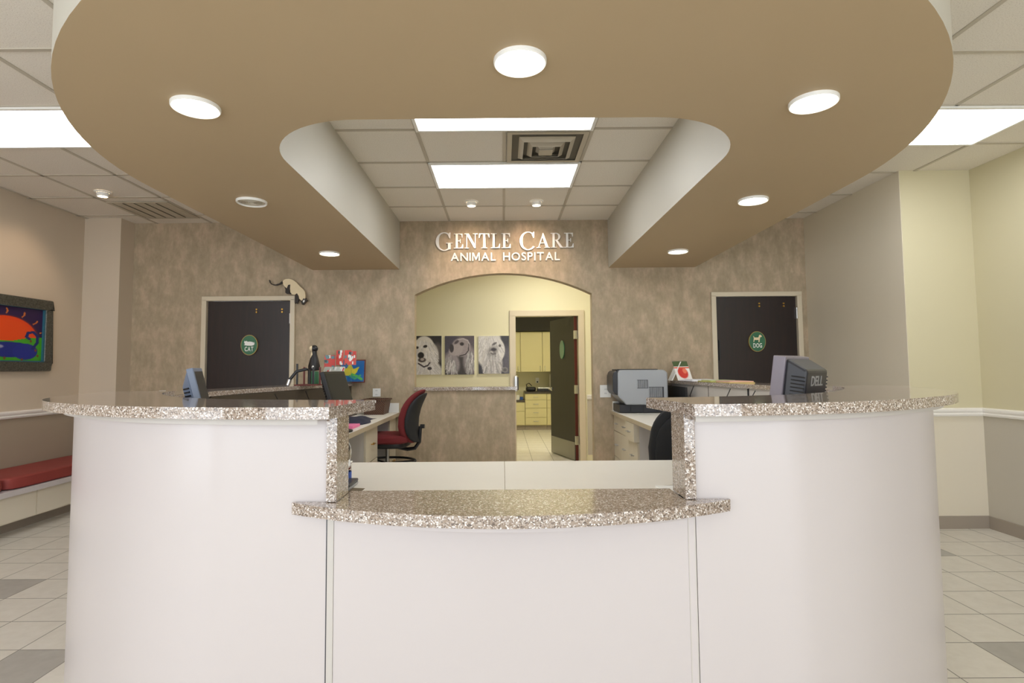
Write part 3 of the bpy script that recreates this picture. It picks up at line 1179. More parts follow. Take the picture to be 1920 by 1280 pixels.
# ================================================================== WORKTOPS
DZ = .86
WL = [(.002, 2.066), (.002, 2.865), (-.95, 2.865), (-1.13, 3.05), (-1.13, YB - .002), (-1.645, YB - .002), (-1.84, 5.2), (-2.0, 4.2), (-1.995, 3.7), (-1.9, 3.35), (-1.75, 3.05), (-1.5, 2.72), (-1.2, 2.47), (-.8, 2.3), (-.55, 2.25), (-.55, 2.066)]
WR = [(.004, 2.066), (.004, 2.865), (1.05, 2.865), (1.38, 3.1), (1.38, 4.1), (1.17, 4.35), (1.17, YB - .002), (1.83, YB - .002), (1.93, 5.2), (2.0, 4.2), (1.995, 3.7), (1.9, 3.35), (1.75, 3.05), (1.5, 2.72), (1.2, 2.47), (.8, 2.3), (.6, 2.25), (.6, 2.066)]
for P, side, s in ((WL, 'left', -1), (WR, 'right', 1)):
    t = thing('worktop', 'pale laminate L shaped desk worktop on the %s inside the counter' % side, 'worktop', (s * .8, 2.6, DZ - .04), group='inner worktops')
    MB().prism(P, DZ - .038, DZ, 'Z', mi=0, side_mi=1, cap_mi=1).obj('surface', [M['counter'], M['counter_edge']], t, world=True)
    x = s * 1.14 if s < 0 else 1.19
    tag(MB().box((min(x, s * 1.63), YB - .02, DZ), (max(x, s * 1.63), YB - .002, DZ + .1)).obj('backsplash_strip', M['paper']), 'low white backsplash strip on the back wall at the end of the %s worktop' % side, 'backsplash')


def pull(parent, c, nrm, m, w=.075):
    """small bow handle on a face whose outward normal is nrm (+-x or -y)"""
    c = Vector(c)
    n_ = Vector(nrm)
    u = Vector((-n_.y, n_.x, 0))
    P = [c - u * w / 2, c - u * w / 2 + n_ * .025, c + u * w / 2 + n_ * .025, c + u * w / 2]
    return MB().tube(P, .005, 6).obj('handle', m, parent, world=True)


def drawer_unit(name, label, x_face, x_back, y0, y1, cols, rows, z1, z0=.08, hm='brass', group=None, sgn=1, top_open=False, cm='cab'):
    """cabinet facing +x (sgn=1) or -x (sgn=-1); rows = drawer heights from the top"""
    t = thing(name, label, 'cabinet', ((x_face + x_back) / 2, (y0 + y1) / 2, 0), group=group)
    xa, xb = min(x_face - sgn * .02, x_back), max(x_face - sgn * .02, x_back)
    MB().box((xa, y0, z0), (xb, y1, z1)).obj('body', M['cab_side'], t, world=True)
    MB().box((xa + .03, y0 + .01, 0), (xb - .03, y1 - .01, z0)).obj('plinth', M['base'], t, world=True)
    dy = (y1 - y0) / cols
    for c in range(cols):
        z = z1
        for r_, hgt in enumerate(rows):
            f0, f1 = x_face - sgn * .02, x_face + (sgn * .03 if (top_open and c == 0 and r_ == 0) else 0)
            d = MB().box((min(f0, f1), y0 + c * dy + .002, z - hgt + .003), (max(f0, f1), y0 + (c + 1) * dy - .002, z - .003)).obj('drawer', M[cm], t, bevel=.002, world=True)
            pull(d, (f1, y0 + (c + .5) * dy, z - hgt / 2), (sgn, 0, 0), M[hm])
            z -= hgt
    return t


drawer_unit('drawer_cabinet', 'beige two drawer cabinet under the left worktop in front of the red chair', -1.17, -1.75, 4.8, 5.24, 1, [.30, .30], .82, hm='brass')
drawer_unit('drawer_cabinet', 'beige drawer cabinet under the left worktop against the back wall', -1.17, -1.6, 5.8, 6.12, 1, [.3, .3], .82, hm='brass')
drawer_unit('drawer_cabinet', 'almond bank of drawers under the printer on the right worktop', 1.2, 1.78, 5.08, 6.14, 3, [.17, .27, .27], .82, hm='steel', sgn=-1, top_open=True)
k = thing('desk_support', 'pale gray panel supporting the left worktop in front of the drawer cabinet', 'panel', (-1.5, 3.4, 0))
MB().box((-1.9, 3.4, 0), (-1.2, 3.42, .82)).obj('panel', M['cab_side'], k, world=True)
k = thing('desk_support', 'pale gray panel supporting the right worktop beside the black chair', 'panel', (1.5, 4.2, 0))
MB().box((1.42, 4.12, 0), (1.95, 4.14, .82)).obj('panel', M['cab_side'], k, world=True)

# ================================================================== HALF WALL LEDGE
tag(MB().box((-.972, YB - .04, 1.09), (.155, YB + .16, 1.13)).obj('half_wall_ledge', M['quartz'], bevel=.004), 'narrow speckled stone sill on the half wall in the arched opening', 'sill')

# ================================================================== SIGN ON THE WALL
sg = thing('wall_lettering', 'large brushed metal serif lettering Gentle Care high on the back wall', 'sign', (.03, YB - .03, 2.64))
H1, H2 = .165, .2           # small capitals, initials
z0 = 2.655
chars = []
x = 0
for w_i, word in enumerate(('GENTLE', 'CARE')):
    for i, ch in enumerate(word):
        big = i == 0
        k = H2 if big else H1
        w, polys = SERIF[ch]
        chars.append((ch, x, k, big, polys))
        x += w * k * 1.0 + .012
    x += .085
tot = x - .085 - .012
fit = 1.525 / tot
for (ch, xo, k, big, polys) in chars:
    q = MB()
    for n_, P in enumerate(polys):
        q.prism([(-.735 + (xo + p[0] * k) * fit, z0 - (.022 if big else 0) + p[1] * k) for p in P], YB - .03 - .0002 * n_, YB - .012, 'Y')
    q.obj('letter_' + ch.lower(), M['bright_steel'], sg, world=True)
sg2 = thing('wall_lettering', 'smaller white sans serif lettering Animal Hospital under the large words', 'sign', (.03, YB - .025, 2.51))
for ch, V, F in letters('ANIMAL HOSPITAL', .092, .018, 1.205, bold=.014, gap=.16, space=.72):
    MB().add([(-.57 + p[0], YB - .02 - p[2], 2.515 + p[1]) for p in V], F).obj('letter_' + ch.lower(), M['white'], sg2, world=True)

# ================================================================== DOOR SIGNS
def oval_sign(x, z, kind, label):
    t = thing('door_sign', label, 'sign', (x, YB + .006, z))
    rx, rz_ = .093, .112
    rim = [(x + rx * math.cos(a * PI / 24), z + rz_ * math.sin(a * PI / 24)) for a in range(48)]
    MB().prism(rim, YB - .012, YB + .009, 'Y').obj('rim', M['gold'], t, world=True)
    MB().prism([(x + (p[0] - x) * .93, z + (p[1] - z) * .94) for p in rim], YB - .014, YB - .011, 'Y').obj('plate', M['green_sign'], t, world=True)
    if kind == 'DOG':
        P = [(-.42, .0), (-.36, -.0), (-.3, .22), (-.05, .2), (.12, .22), (.1, -.02), (.2, -.02), (.24, .3), (.3, .5), (.44, .52), (.46, .62), (.32, .74), (.2, .72), (.14, .52), (.04, .46), (-.3, .46), (-.38, .62), (-.42, .6), (-.37, .4), (-.4, .2)]
        m_ = M['cream_paint']
    else:
        P = [(-.55, .1), (-.2, .04), (.25, .02), (.5, .08), (.6, .2), (.56, .42), (.5, .4), (.5, .24), (.42, .42), (.1, .48), (-.18, .46), (-.26, .56), (-.36, .5), (-.5, .56), (-.52, .34), (-.42, .2)]
        m_ = M['paper']
    k = .105 if kind == 'DOG' else .1
    MB().prism([(x + p[0] * k, z - (.005 if kind == 'DOG' else .01) + p[1] * k) for p in P], YB - .018, YB - .013, 'Y').obj('dog_figure' if kind == 'DOG' else 'cat_figure', m_, t, world=True)
    q = MB()
    for ch, V, F in letters(kind, .05, .003, .095, bold=.012, gap=.16):
        q.add([(x - .047 + p[0], YB - .015 - p[2], z - .068 + p[1]) for p in V], F)
    q.obj('word', M['white'], t, world=True)
    return t


oval_sign(-2.785, 1.605, 'CAT', 'oval green sign with the word CAT on the left dark door')
oval_sign(2.79, 1.60, 'DOG', 'oval green sign with the word DOG on the right dark door')

# ================================================================== CAT FIGURE ON THE DOOR FRAME
ct = thing('cat_cutout', 'painted wooden cat climbing down the corner of the left door frame', 'cat figure', (-2.3, YB - .035, 2.15))
SX = 6.1 / 1050 / 12.8


def cp(pts):
    return [(-2.283 + (a - 975) * SX, 2.15 - (b_ - 690) * SX) for a, b_ in pts]


def cut(name, pts, y0, y1, m_, par=ct):
    return MB().prism(cp(pts), y0, y1, 'Y').obj(name, m_, par, world=True)


cut('body', [(690, 360), (720, 325), (775, 305), (850, 300), (930, 325), (1000, 370), (1060, 430), (1130, 510), (1195, 565), (1232, 620), (1243, 700), (1243, 800), (1190, 850), (1140, 825), (1100, 790), (1085, 720), (1040, 650), (985, 690), (910, 675), (880, 610), (870, 520), (845, 480), (800, 530), (760, 505), (712, 450)], YB - .055, YB - .035, M['cream_paint'])
cut('tail', [(350, 320), (375, 325), (395, 385), (440, 425), (520, 435), (600, 410), (680, 350), (715, 330), (725, 375), (650, 425), (560, 458), (470, 455), (410, 430), (370, 385)], YB - .05, YB - .036, M['dark_paint'])
cut('hind_leg', [(740, 495), (790, 540), (830, 450), (878, 440), (870, 560), (850, 635), (905, 650), (905, 672), (800, 668), (762, 635), (765, 560)], YB - .058, YB - .04, M['dark_paint'])
cut('front_leg', [(985, 700), (1040, 650), (1085, 635), (1060, 690), (1088, 760), (1085, 810), (1050, 910), (1020, 880), (1000, 905), (985, 880)], YB - .05, YB - .03, M['dark_paint'])
hd = cut('head', [(1130, 820), (1170, 850), (1205, 780), (1230, 800), (1262, 775), (1275, 810), (1312, 830), (1280, 850), (1250, 890), (1205, 942), (1170, 930), (1155, 880)], YB - .065, YB - .045, M['dark_paint'])
cut('face', [(1205, 830), (1235, 815), (1240, 850), (1215, 885), (1195, 870)], YB - .068, YB - .064, M['paper'], hd)

# ================================================================== DOG PORTRAITS
def fur(p, cx, cy, rx, ry, n, base, spread, seed, ln=.07, down=True):
    r_ = random.Random(seed)
    for _ in range(n):
        a = r_.uniform(0, 2 * PI)
        q = math.sqrt(r_.random())
        x, y = cx + rx * q * math.cos(a), cy + ry * q * math.sin(a)
        g_ = max(0, min(255, base + r_.uniform(-spread, spread)))
        dx = (x - cx) * .35 + r_.uniform(-.02, .02)
        p.line([(x, y), (x + dx * .5, y - ln), (x + dx, y - ln * 1.7)], .008, (g_, g_ - 2, g_), .8)


def portrait(k):
    w, h = 56, 80
    if k == 0:
        p = Paint(w, h, (40, 38, 38))
        p.ell(.88, .12, .2, .3, (28, 26, 27), .5)
        p.ell(.85, .55, .16, .2, (92, 86, 84), .6)
        p.ell(.35, .08, .62, .32, (205, 202, 200), .15)
        p.ell(.62, .5, .25, .3, (196, 192, 190), .2, .2)
        p.ell(.36, .66, .37, .32, (222, 219, 216), .1)
        p.ell(.24, .45, .24, .2, (214, 211, 208), .2)
        fur(p, .4, .55, .4, .38, 150, 210, 26, 1)
        fur(p, .35, .15, .5, .2, 80, 205, 24, 2)
        p.ell(.4, .73, .06, .028, (38, 32, 32), .5, .1)
        p.ell(.1, .70, .045, .026, (44, 38, 38), .5)
        p.ell(.24, .50, .1, .07, (34, 30, 30), .3)
        p.ell(.28, .38, .12, .05, (70, 62, 62), .4)
        p.ell(.29, .395, .06, .03, (170, 160, 160), .4)
        p.line([(.15, .29), (.35, .2), (.5, .24), (.57, .31)], .018, (66, 60, 66))
        p.ell(.56, .16, .07, .035, (70, 64, 66), .3)
    elif k == 1:
        p = Paint(w, h, (110, 102, 108))
        p.ell(.1, .85, .3, .25, (76, 72, 84), .7)
        p.ell(.9, .8, .25, .3, (92, 84, 92), .7)
        p.ell(.5, .15, .34, .36, (62, 58, 58), .25)
        p.ell(.05, .12, .25, .18, (48, 46, 48), .4)
        p.ell(.25, .3, .2, .25, (150, 142, 146), .4, .5)
        p.ell(.86, .35, .2, .3, (140, 132, 136), .4)
        p.ell(.55, .7, .3, .22, (158, 148, 150), .2)
        p.ell(.38, .64, .22, .13, (172, 162, 164), .25, .2)
        fur(p, .2, .3, .2, .2, 50, 170, 40, 4, .1)
        fur(p, .86, .35, .14, .25, 60, 165, 45, 5, .1)
        p.ell(.23, .68, .06, .09, (64, 58, 60), .4)
        p.ell(.58, .79, .055, .035, (50, 44, 46), .5)
        p.ell(.4, .84, .07, .03, (84, 76, 80), .5, .5)
        p.line([(.82, .8), (.8, .62), (.7, .52), (.5, .48)], .012, (60, 54, 58))
        p.line([(.45, .9), (.62, .93), (.78, .88), (.84, .78)], .012, (190, 182, 184))
        p.line([(.12, .1), (.22, .24), (.3, .36)], .014, (205, 200, 204))
        p.line([(.9, .3), (.95, .48)], .016, (215, 210, 214))
    else:
        p = Paint(w, h, (58, 58, 66))
        p.ell(.95, .3, .1, .3, (96, 94, 104), .8)
        p.ell(.3, .75, .42, .55, (212, 210, 208), .15)
        p.ell(.45, .25, .3, .4, (196, 192, 192), .25)
        p.ell(.55, .62, .3, .32, (218, 216, 214), .12)
        fur(p, .35, .75, .38, .3, 140, 205, 26, 7, .09)
        fur(p, .45, .3, .26, .3, 130, 180, 34, 8, .09)
        p.ell(.46, .6, .12, .08, (120, 116, 118), .9, .3, .7)
        p.ell(.42, .56, .05, .03, (190, 186, 186), .8, 0, .8)
        p.ell(.5, .64, .06, .028, (66, 62, 66), .8)
        p.line([(.4, .55), (.47, .52), (.56, .53)], .012, (110, 106, 108), .8)
        p.ell(.52, .79, .06, .022, (110, 106, 108), .8, .4)
        p.ell(.7, .74, .03, .025, (96, 92, 94), .8)
        p.ell(.86, .1, .09, .065, (132, 130, 130), .3)
        p.ell(.86, .1, .05, .035, (100, 98, 100), .3)
    p.grain(.05, k)
    return p


for k, (x0, x1, z0_, z1_, lb) in enumerate(((-1.262, -.875, 1.246, 1.797, 'black and white canvas of a pale curly dog with open mouth'),
                                            (-.828, -.41, 1.244, 1.794, 'black and white canvas of a long eared spaniel looking up sideways'),
                                            (-.35, .085, 1.252, 1.79, 'black and white canvas of a shaggy white dog beside the hall doorway'))):
    t = thing('canvas_print', lb, 'picture', (x0 / 2 + x1 / 2, HY - .02, z0_), group='dog portraits in the hall')
    MB().box((x0, HY - .03, z0_), (x1, HY - .001, z1_)).obj('canvas', M['paper'], t, world=True)
    picture_mesh('printed_face', portrait(k), (x0, HY - .0305, z0_), (x1 - x0, 0, 0), (0, 0, z1_ - z0_), M['pic'], t, .001)

# ================================================================== PAINTING ON THE LEFT WALL
pf = thing('framed_painting', 'framed bright painting of a blue cat under an orange sun', 'picture', (-4.47, 5.05, 1.33))
yA, yB, zA, zB = 4.52, 5.515, 1.335, 2.025
W = .085
fr = MB()
for (a, b_) in (((yA, zA), (yB, zA + W)), ((yA, zB - W), (yB, zB)), ((yA, zA + W), (yA + W, zB - W)), ((yB - W, zA + W), (yB, zB - W))):
    fr.box((-4.479, a[0], a[1]), (-4.44, b_[0], b_[1]))
fr.obj('frame', M['frame'], pf, bevel=.012, world=True)
lp = MB()
a0, a1, c0, c1 = yA + W - .003, yB - W + .003, zA + W - .003, zB - W + .003
for (a, b_) in (((a0, c0), (a1, c0 + .018)), ((a0, c1 - .018), (a1, c1)), ((a0, c0 + .018), (a0 + .018, c1 - .018)), ((a1 - .018, c0 + .018), (a1, c1 - .018))):
    lp.box((-4.475, a[0], a[1]), (-4.45, b_[0], b_[1]))
lp.obj('frame_lip', M['frame_lip'], pf, world=True)
p = Paint(110, 72, (44, 22, 70))
p.ell(.5, .38, .42, .42, (226, 60, 16), .03)
p.ell(.5, .38, .36, .35, (232, 76, 20), .3)
for a in (20, 42, 65, 90, 115, 140, 160):
    q = math.radians(a)
    p.line([(.5 + .48 * math.cos(q), .38 + .47 * math.sin(q)), (.515 + .51 * math.cos(q), .38 + .51 * math.sin(q)), (.5 + .55 * math.cos(q), .38 + .56 * math.sin(q))], .009, (200, 110, 50))
p.poly([(0, 0), (1, 0), (1, .46), (.8, .44), (.6, .38), (.4, .37), (.2, .42), (0, .46)], (66, 160, 34))
p.ell(.55, .22, .36, .13, (26, 40, 128), .06)
p.ell(.76, .19, .16, .14, (30, 44, 140), .06)
p.ell(.3, .34, .13, .13, (28, 52, 140), .05)
p.poly([(.19, .42), (.2, .56), (.28, .46)], (28, 52, 140))
p.poly([(.41, .42), (.4, .56), (.32, .46)], (28, 52, 140))
p.line([(.86, .25), (.92, .36), (.92, .48), (.86, .55), (.79, .53), (.77, .46), (.81, .42)], .018, (24, 40, 110))
for q in ((.25, .36), (.35, .36)):
    p.ell(q[0], q[1], .02, .015, (230, 220, 120), .3)
p.ell(.42, .27, .05, .025, (150, 150, 180), .5)
for q in ((.5, .07), (.72, .05), (.93, .12), (.9, .22), (.3, .07), (.1, .2), (.83, .38)):
    p.ell(q[0], q[1], .012, .02, (120, 60, 40), .4)
picture_mesh('painting', p, (-4.47, yA + W, zA + W), (0, yB - yA - 2 * W, 0), (0, 0, zB - zA - 2 * W), M['pic'], pf, .003)

# ================================================================== BENCH
bn = thing('waiting_bench', 'long built-in bench with red cushion along the left wall', 'bench', (-4.2, 4.3, 0))
Y0, Y1 = 1.2, 5.91
MB().box((-4.467, Y0, 0), (-4.14, Y1, .11)).obj('plinth', M['base'], bn, world=True)
q = MB().box((-4.467, Y0, .11), (-4.0, Y1, .33))
for y in np.arange(Y0 + .3, Y1, .61):
    q.box((-4.001, y - .297, .12), (-3.99, y + .297, .325))
q.obj('front_panels', M['side_right'], bn, world=True)
MB().box((-4.467, Y0, .33), (-3.95, Y1, .375)).obj('seat_board', M['laminate'], bn, bevel=.004, world=True)
for a, b_ in ((Y0, 2.9), (2.905, 4.55), (4.555, Y1)):
    c_ = MB().blob(((-4.467 - 3.965) / 2, (a + b_) / 2, .425), (.251, (b_ - a) / 2, .052), .22, nu=48, nv=12)
    c_.obj('cushion', M['red_bench'], bn, world=True)
    pp = [(-3.968 + (-.49 if k in (2, 3) else 0), (a + .03 if k in (0, 3) else b_ - .03), .465) for k in range(4)]

# ================================================================== CHAIRS
def task_chair(label, x, y, rz, seat_z, cushion, shell, stool):
    """faces local -x"""
    t = thing('office_chair', label, 'chair', (x, y, 0), rz)
    MB().blob((0, 0, seat_z - .04), (.245, .235, .05), .55).obj('seat', cushion, t)
    MB().blob((.0, 0, seat_z - .095), (.215, .205, .035), .5).obj('seat_pan', M['black'], t)

    def bend(p_, b=.0):
        tz = (p_.z - seat_z - .17) / .27
        return Vector((p_.x + .09 * tz * tz - .02 + .05 * tz - (.16 * (p_.y / .22) ** 2 * .35), p_.y * (1 - .18 * tz * tz), p_.z))
    MB().blob((.25, 0, seat_z + .17), (.038, .215, .255), .6 if stool else .45, bend, 28, 20).obj('backrest', cushion, t)
    MB().blob((.295, 0, seat_z + .155), (.03, .195, .235), .6, bend, 28, 20).obj('back_shell', shell, t)
    MB().tube([(.05, 0, seat_z - .12), (.2, 0, seat_z - .15), (.27, 0, seat_z - .14), (.315, 0, seat_z - .08), (.325, 0, seat_z + .07)], .018, 8).obj('back_support', M['black'], t)
    MB().cyl((.325, 0, seat_z + .07), (.365, 0, seat_z + .07), .02).obj('knob', M['black'], t)
    MB().cyl((0, 0, .1), (0, 0, seat_z - .3), .028).cyl((0, 0, seat_z - .3), (0, 0, seat_z - .12), .016, mi=1).obj('gas_post', [M['black'], M['steel']], t)
    if stool:
        q_ = [(.27 * math.cos(a * PI / 16), .27 * math.sin(a * PI / 16), .435) for a in range(33)]
        rg = MB().tube(q_, .012, 8)
        for a in range(3):
            rg.tube([(0, 0, .42), (.27 * math.cos(a * 2.1 + .3), .27 * math.sin(a * 2.1 + .3), .435)], .009, 6)
        rg.obj('foot_ring', M['black'], t)
    for a in range(5):
        an = a * 2 * PI / 5 + .2
        L = MB().tube([(0, 0, .1), (.15 * math.cos(an), .15 * math.sin(an), .1), (.29 * math.cos(an), .29 * math.sin(an), .075)], [.025, .022, .015], 8)
        lo_ = L.obj('base_leg', M['black'], t)
        MB().cyl((.28 * math.cos(an) - .02 * math.sin(an), .28 * math.sin(an) + .02 * math.cos(an), .028), (.28 * math.cos(an) + .02 * math.sin(an), .28 * math.sin(an) - .02 * math.cos(an), .028), .028).obj('caster', M['black'], lo_)
    return t


task_chair('tall maroon office chair with black shell pulled up to the left worktop', -1.13, 5.49, math.radians(-4), .705, M['red'], M['black_soft'], True)
task_chair('black office chair seen from behind beside the right stone post', 1.05, 3.50, math.radians(-86), .69, M['black_soft'], M['black_soft'], False)

# ================================================================== MONITORS
def monitor(label, x, y, rz, z, w, h, tilt, bodym, bezelm, deep, logo=False, zc=None, boxy=False):
    """screen looks along local -y; back toward +y"""
    t = thing('computer_monitor', label, 'monitor', (x, y, z), rz)
    zc = zc or .12 + h / 2
    R_ = Matrix.Translation((0, 0, zc)) @ Matrix.Rotation(tilt, 4, 'X')
    MB().box((-w / 2, -.05 if boxy else -.02, -h / 2), (w / 2, .012, h / 2)).xf(R_).obj('bezel', bezelm, t, bevel=.005)
    MB().box((-w / 2 + .02, -.0515 if boxy else -.0215, -h / 2 + .02), (w / 2 - .02, -.0495 if boxy else -.0195, h / 2 - .02)).xf(R_).obj('screen', M['screen'], t)
    a, b_ = (w / 2 - .008, h / 2 - .008), (w / 2 * .62, h / 2 * .66)
    if boxy:
        b_ = (w / 2 * .9, h / 2 * .82)
    fd = .04 if boxy else .02
    V = [(-a[0], .012, -a[1]), (a[0], .012, -a[1]), (a[0], .012, a[1]), (-a[0], .012, a[1])]
    V += [(-b_[0], deep, -b_[1] * 1.1), (b_[0], deep, -b_[1] * 1.1), (b_[0], deep, b_[1] * .8), (-b_[0], deep, b_[1] * .8)]
    sh = MB().add(V, [(0, 3, 2, 1), (4, 5, 6, 7), (0, 1, 5, 4), (1, 2, 6, 5), (2, 3, 7, 6), (3, 0, 4, 7)]).xf(R_)
    sh.obj('back_shell', bodym, t, bevel=.012)
    n_ = 11
    for s in (-1, 1):
        vs = MB()
        for k in range(n_):
            zz = -h * .34 + k * h * .055
            vs.add([(s * (a[0] - .012), .02, zz), (s * (b_[0] + .006), deep - .008, zz), (s * (b_[0] + .006), deep - .008, zz + .006), (s * (a[0] - .012), .02, zz + .006),
                    (s * (a[0] - .004), .026, zz), (s * (b_[0] + .012), deep - .002, zz), (s * (b_[0] + .012), deep - .002, zz + .006), (s * (a[0] - .004), .026, zz + .006)],
                   [(0, 3, 2, 1), (4, 5, 6, 7), (0, 1, 5, 4), (1, 2, 6, 5), (2, 3, 7, 6), (3, 0, 4, 7)])
        vs.xf(R_).obj('vent_ribs', M['black'], t)
    MB().box((-.035, deep - .01, .01), (.035, deep + .02, zc - .09)).obj('stand_neck', M['black'], t, bevel=.005)
    MB().lathe([(0, .002), (.13, .002), (.13, .012), (.09, .02), (0, .022)], (0, deep * .5, 0), 28).obj('stand_base', M['black'], t)
    if logo:
        q_ = MB()
        for ch, V, F in letters('DELL', .05, .003, .15, bold=.014, gap=.1):
            q_.add([(.075 - p_[0], deep + p_[2], p_[1] + .03) for p_ in V], F)
        q_.xf(R_).obj('logo', M['silver'], t)
    return t


monitor('blue-gray monitor seen edge-on at the far left inside the counter', -1.60, 2.98, math.radians(112), DZ, .36, .34, math.radians(-14), M['blue_gray'], M['blue_gray'], .055, zc=.315)
monitor('bulky black monitor seen from behind at the right of the counter', 1.505, 2.93, math.radians(221), DZ, .30, .33, math.radians(-8), M['charcoal'], M['bezel_gray'], .115, logo=True, zc=.355, boxy=True)
monitor('slim black tilted monitor on the left worktop by the brochures', -1.245, 4.25, math.radians(83), DZ, .38, .36, math.radians(-18), M['black'], M['black'], .05, zc=.28)

# ================================================================== PRINTER
pr = thing('laser_printer', 'big gray and black laser printer on the right worktop', 'printer', (1.42, 5.93, DZ))
# its gray side panel faces the room
ya, yb = 5.75, 6.12
MB().box((1.19, ya + .02, DZ + .005), (1.67, yb, DZ + .085)).obj('paper_tray', M['printer_dark'], pr, bevel=.006, world=True)
for x in (1.3, 1.43, 1.56):
    MB().box((x, ya + .014, DZ + .012), (x + .006, ya + .022, DZ + .075)).obj('tray_groove', M['black'], pr, world=True)
side = [(1.195, 1.302), (1.172, 1.28), (1.172, 1.035), (1.255, .945), (1.66, .94), (1.685, .955), (1.685, 1.27), (1.65, 1.302)]
MB().prism(side, ya, yb - .02, 'Y').obj('housing', M['printer'], pr, bevel=.014, world=True)
MB().prism([(1.135, 1.275), (1.122, 1.24), (1.122, 1.09), (1.145, 1.055), (1.18, 1.04), (1.18, 1.295), (1.155, 1.295)], ya + .015, yb - .03, 'Y').obj('front_cover', M['printer_dark'], pr, bevel=.01, world=True)
MB().box((1.175, ya + .05, 1.295), (1.6, yb - .05, 1.31)).obj('output_tray', M['printer_dark'], pr, bevel=.006, world=True)
for (a, c, d, e) in ((1.369, 1.113, 1.479, 1.20), (1.486, 1.02, 1.64, 1.128)):
    q = MB().box((a, ya - .002, c), (d, ya + .002, e), 0)
    n_ = int((d - a) / .012)
    for k in range(n_):
        q.box((a + k * .012, ya - .005, c + .004), (a + k * .012 + .006, ya - .001, e - .004), 1)
    q.obj('vent_grille', [M['printer_dark'], M['printer']], pr, world=True)

# ================================================================== SMALL THINGS, LEFT
bk = thing('wicker_basket', 'dark brown basket with a white tag by the back wall', 'basket', (-1.33, 5.95, DZ))
q = MB()
for (zz0, zz1, e0, e1) in ((0, .15, 0, .02),):
    A = [(-1.44, 5.82), (-1.24, 5.82), (-1.24, 6.08), (-1.44, 6.08)]
    cx_, cy_ = -1.34, 5.95
    o0 = [(x, y, DZ + zz0) for x, y in A]
    o1 = [(x + math.copysign(.02, x - cx_), y + math.copysign(.02, y - cy_), DZ + zz1) for x, y in A]
    i1 = [(x + math.copysign(.008, x - cx_), y + math.copysign(.008, y - cy_), DZ + zz1) for x, y in A]
    i0 = [(x - math.copysign(.01, x - cx_), y - math.copysign(.01, y - cy_), DZ + zz0 + .01) for x, y in A]
    V = o0 + o1 + i1 + i0
    F = [(0, 1, 2, 3), (12, 15, 14, 13)]
    for a in range(4):
        b_ = (a + 1) % 4
        F += [(a, b_, b_ + 4, a + 4), (a + 4, b_ + 4, b_ + 8, a + 8), (a + 8, b_ + 8, b_ + 12, a + 12)]
    q.add(V, F)
q.obj('basket_body', M['wicker'], bk, world=True)
MB().tube([(-1.465, 5.795, DZ + .15), (-1.215, 5.795, DZ + .15), (-1.215, 6.105, DZ + .15), (-1.465, 6.105, DZ + .15), (-1.465, 5.795, DZ + .15)], .009, 8).obj('rim', M['wicker'], bk, world=True)
MB().box((-1.39, 5.782, DZ + .125), (-1.31, 5.787, DZ + .15)).obj('tag', M['paper'], bk, world=True)

cl_ = MB()
r_ = random.Random(3)
n_ = 16
V, F = [], []
for j in range(n_ + 1):
    for i in range(n_ + 1):
        u, w_ = i / n_, j / n_
        zz = .05 * (1 - abs(2 * u - 1) ** 3) * (1 - abs(2 * w_ - 1) ** 3) + .012 * math.sin(9 * u + 4 * w_) * math.sin(7 * w_)
        edge = i in (0, n_) or j in (0, n_)
        V.append((-1.56 + .36 * u + .03 * math.sin(6 * w_), 4.75 + .62 * w_ + .03 * math.sin(7 * u), DZ + .001 + (0 if edge else max(.004, zz))))
for j in range(n_):
    for i in range(n_):
        a = j * (n_ + 1) + i
        F.append((a, a + 1, a + n_ + 2, a + n_ + 1))
cl_.add(V, F, 0, True)
tag(cl_.obj('folded_jacket', M['navy'], angle=80), 'crumpled dark navy cloth lying on the left worktop', 'cloth')
tag(MB().box((-1.43, 4.45, DZ), (-1.19, 4.68, DZ + .022)).obj('pink_notepad', M['pink'], bevel=.003), 'pink pad on the left worktop in front of the navy cloth', 'notepad')

# bottle on the front worktop
bt = thing('water_bottle', 'clear plastic water bottle with blue label beside the left stone post', 'bottle', (-.667, 2.36, DZ))
MB().lathe([(0, .002), (.026, .0), (.031, .012), (.029, .04), (.031, .06), (.026, .09), (.031, .12), (.03, .145), (.016, .175), (.0125, .185), (.0125, .192)], n=24).obj('bottle_body', M['water'], bt)
MB().lathe([(.0318, .012), (.032, .014), (.032, .045), (.0318, .047)], n=24).obj('label', M['blue_label'], bt)
MB().lathe([(0, .208), (.014, .208), (.0145, .19), (0, .19)], n=20).obj('cap', M['white'], bt)
lp_ = thing('laptop', 'closed dark laptop lying behind the left stone post', 'laptop', (-.68, 2.26, DZ))
MB().box((-.84, 2.2, DZ), (-.6, 2.34, DZ + .012)).obj('base', M['silver'], lp_, bevel=.004, world=True)
MB().box((-.84, 2.2, DZ + .013), (-.6, 2.34, DZ + .024)).obj('lid', M['charcoal'], lp_, bevel=.004, world=True)
bp = thing('clipboard', 'clipboard with white papers at the back left of the front worktop', 'clipboard', (-.85, 2.75, DZ))
MB().box((-1.0, 2.64, DZ), (-.765, 2.85, DZ + .006)).obj('board', M['brown_red'], bp, world=True)
MB().box((-.99, 2.65, DZ + .006), (-.76, 2.845, DZ + .012)).obj('papers', M['paper'], bp, world=True)
tag(MB().box((.585, 2.1, DZ), (.72, 2.2, DZ + .012)).obj('paper_pad', M['paper']), 'small white paper pad behind the right stone post', 'notepad')

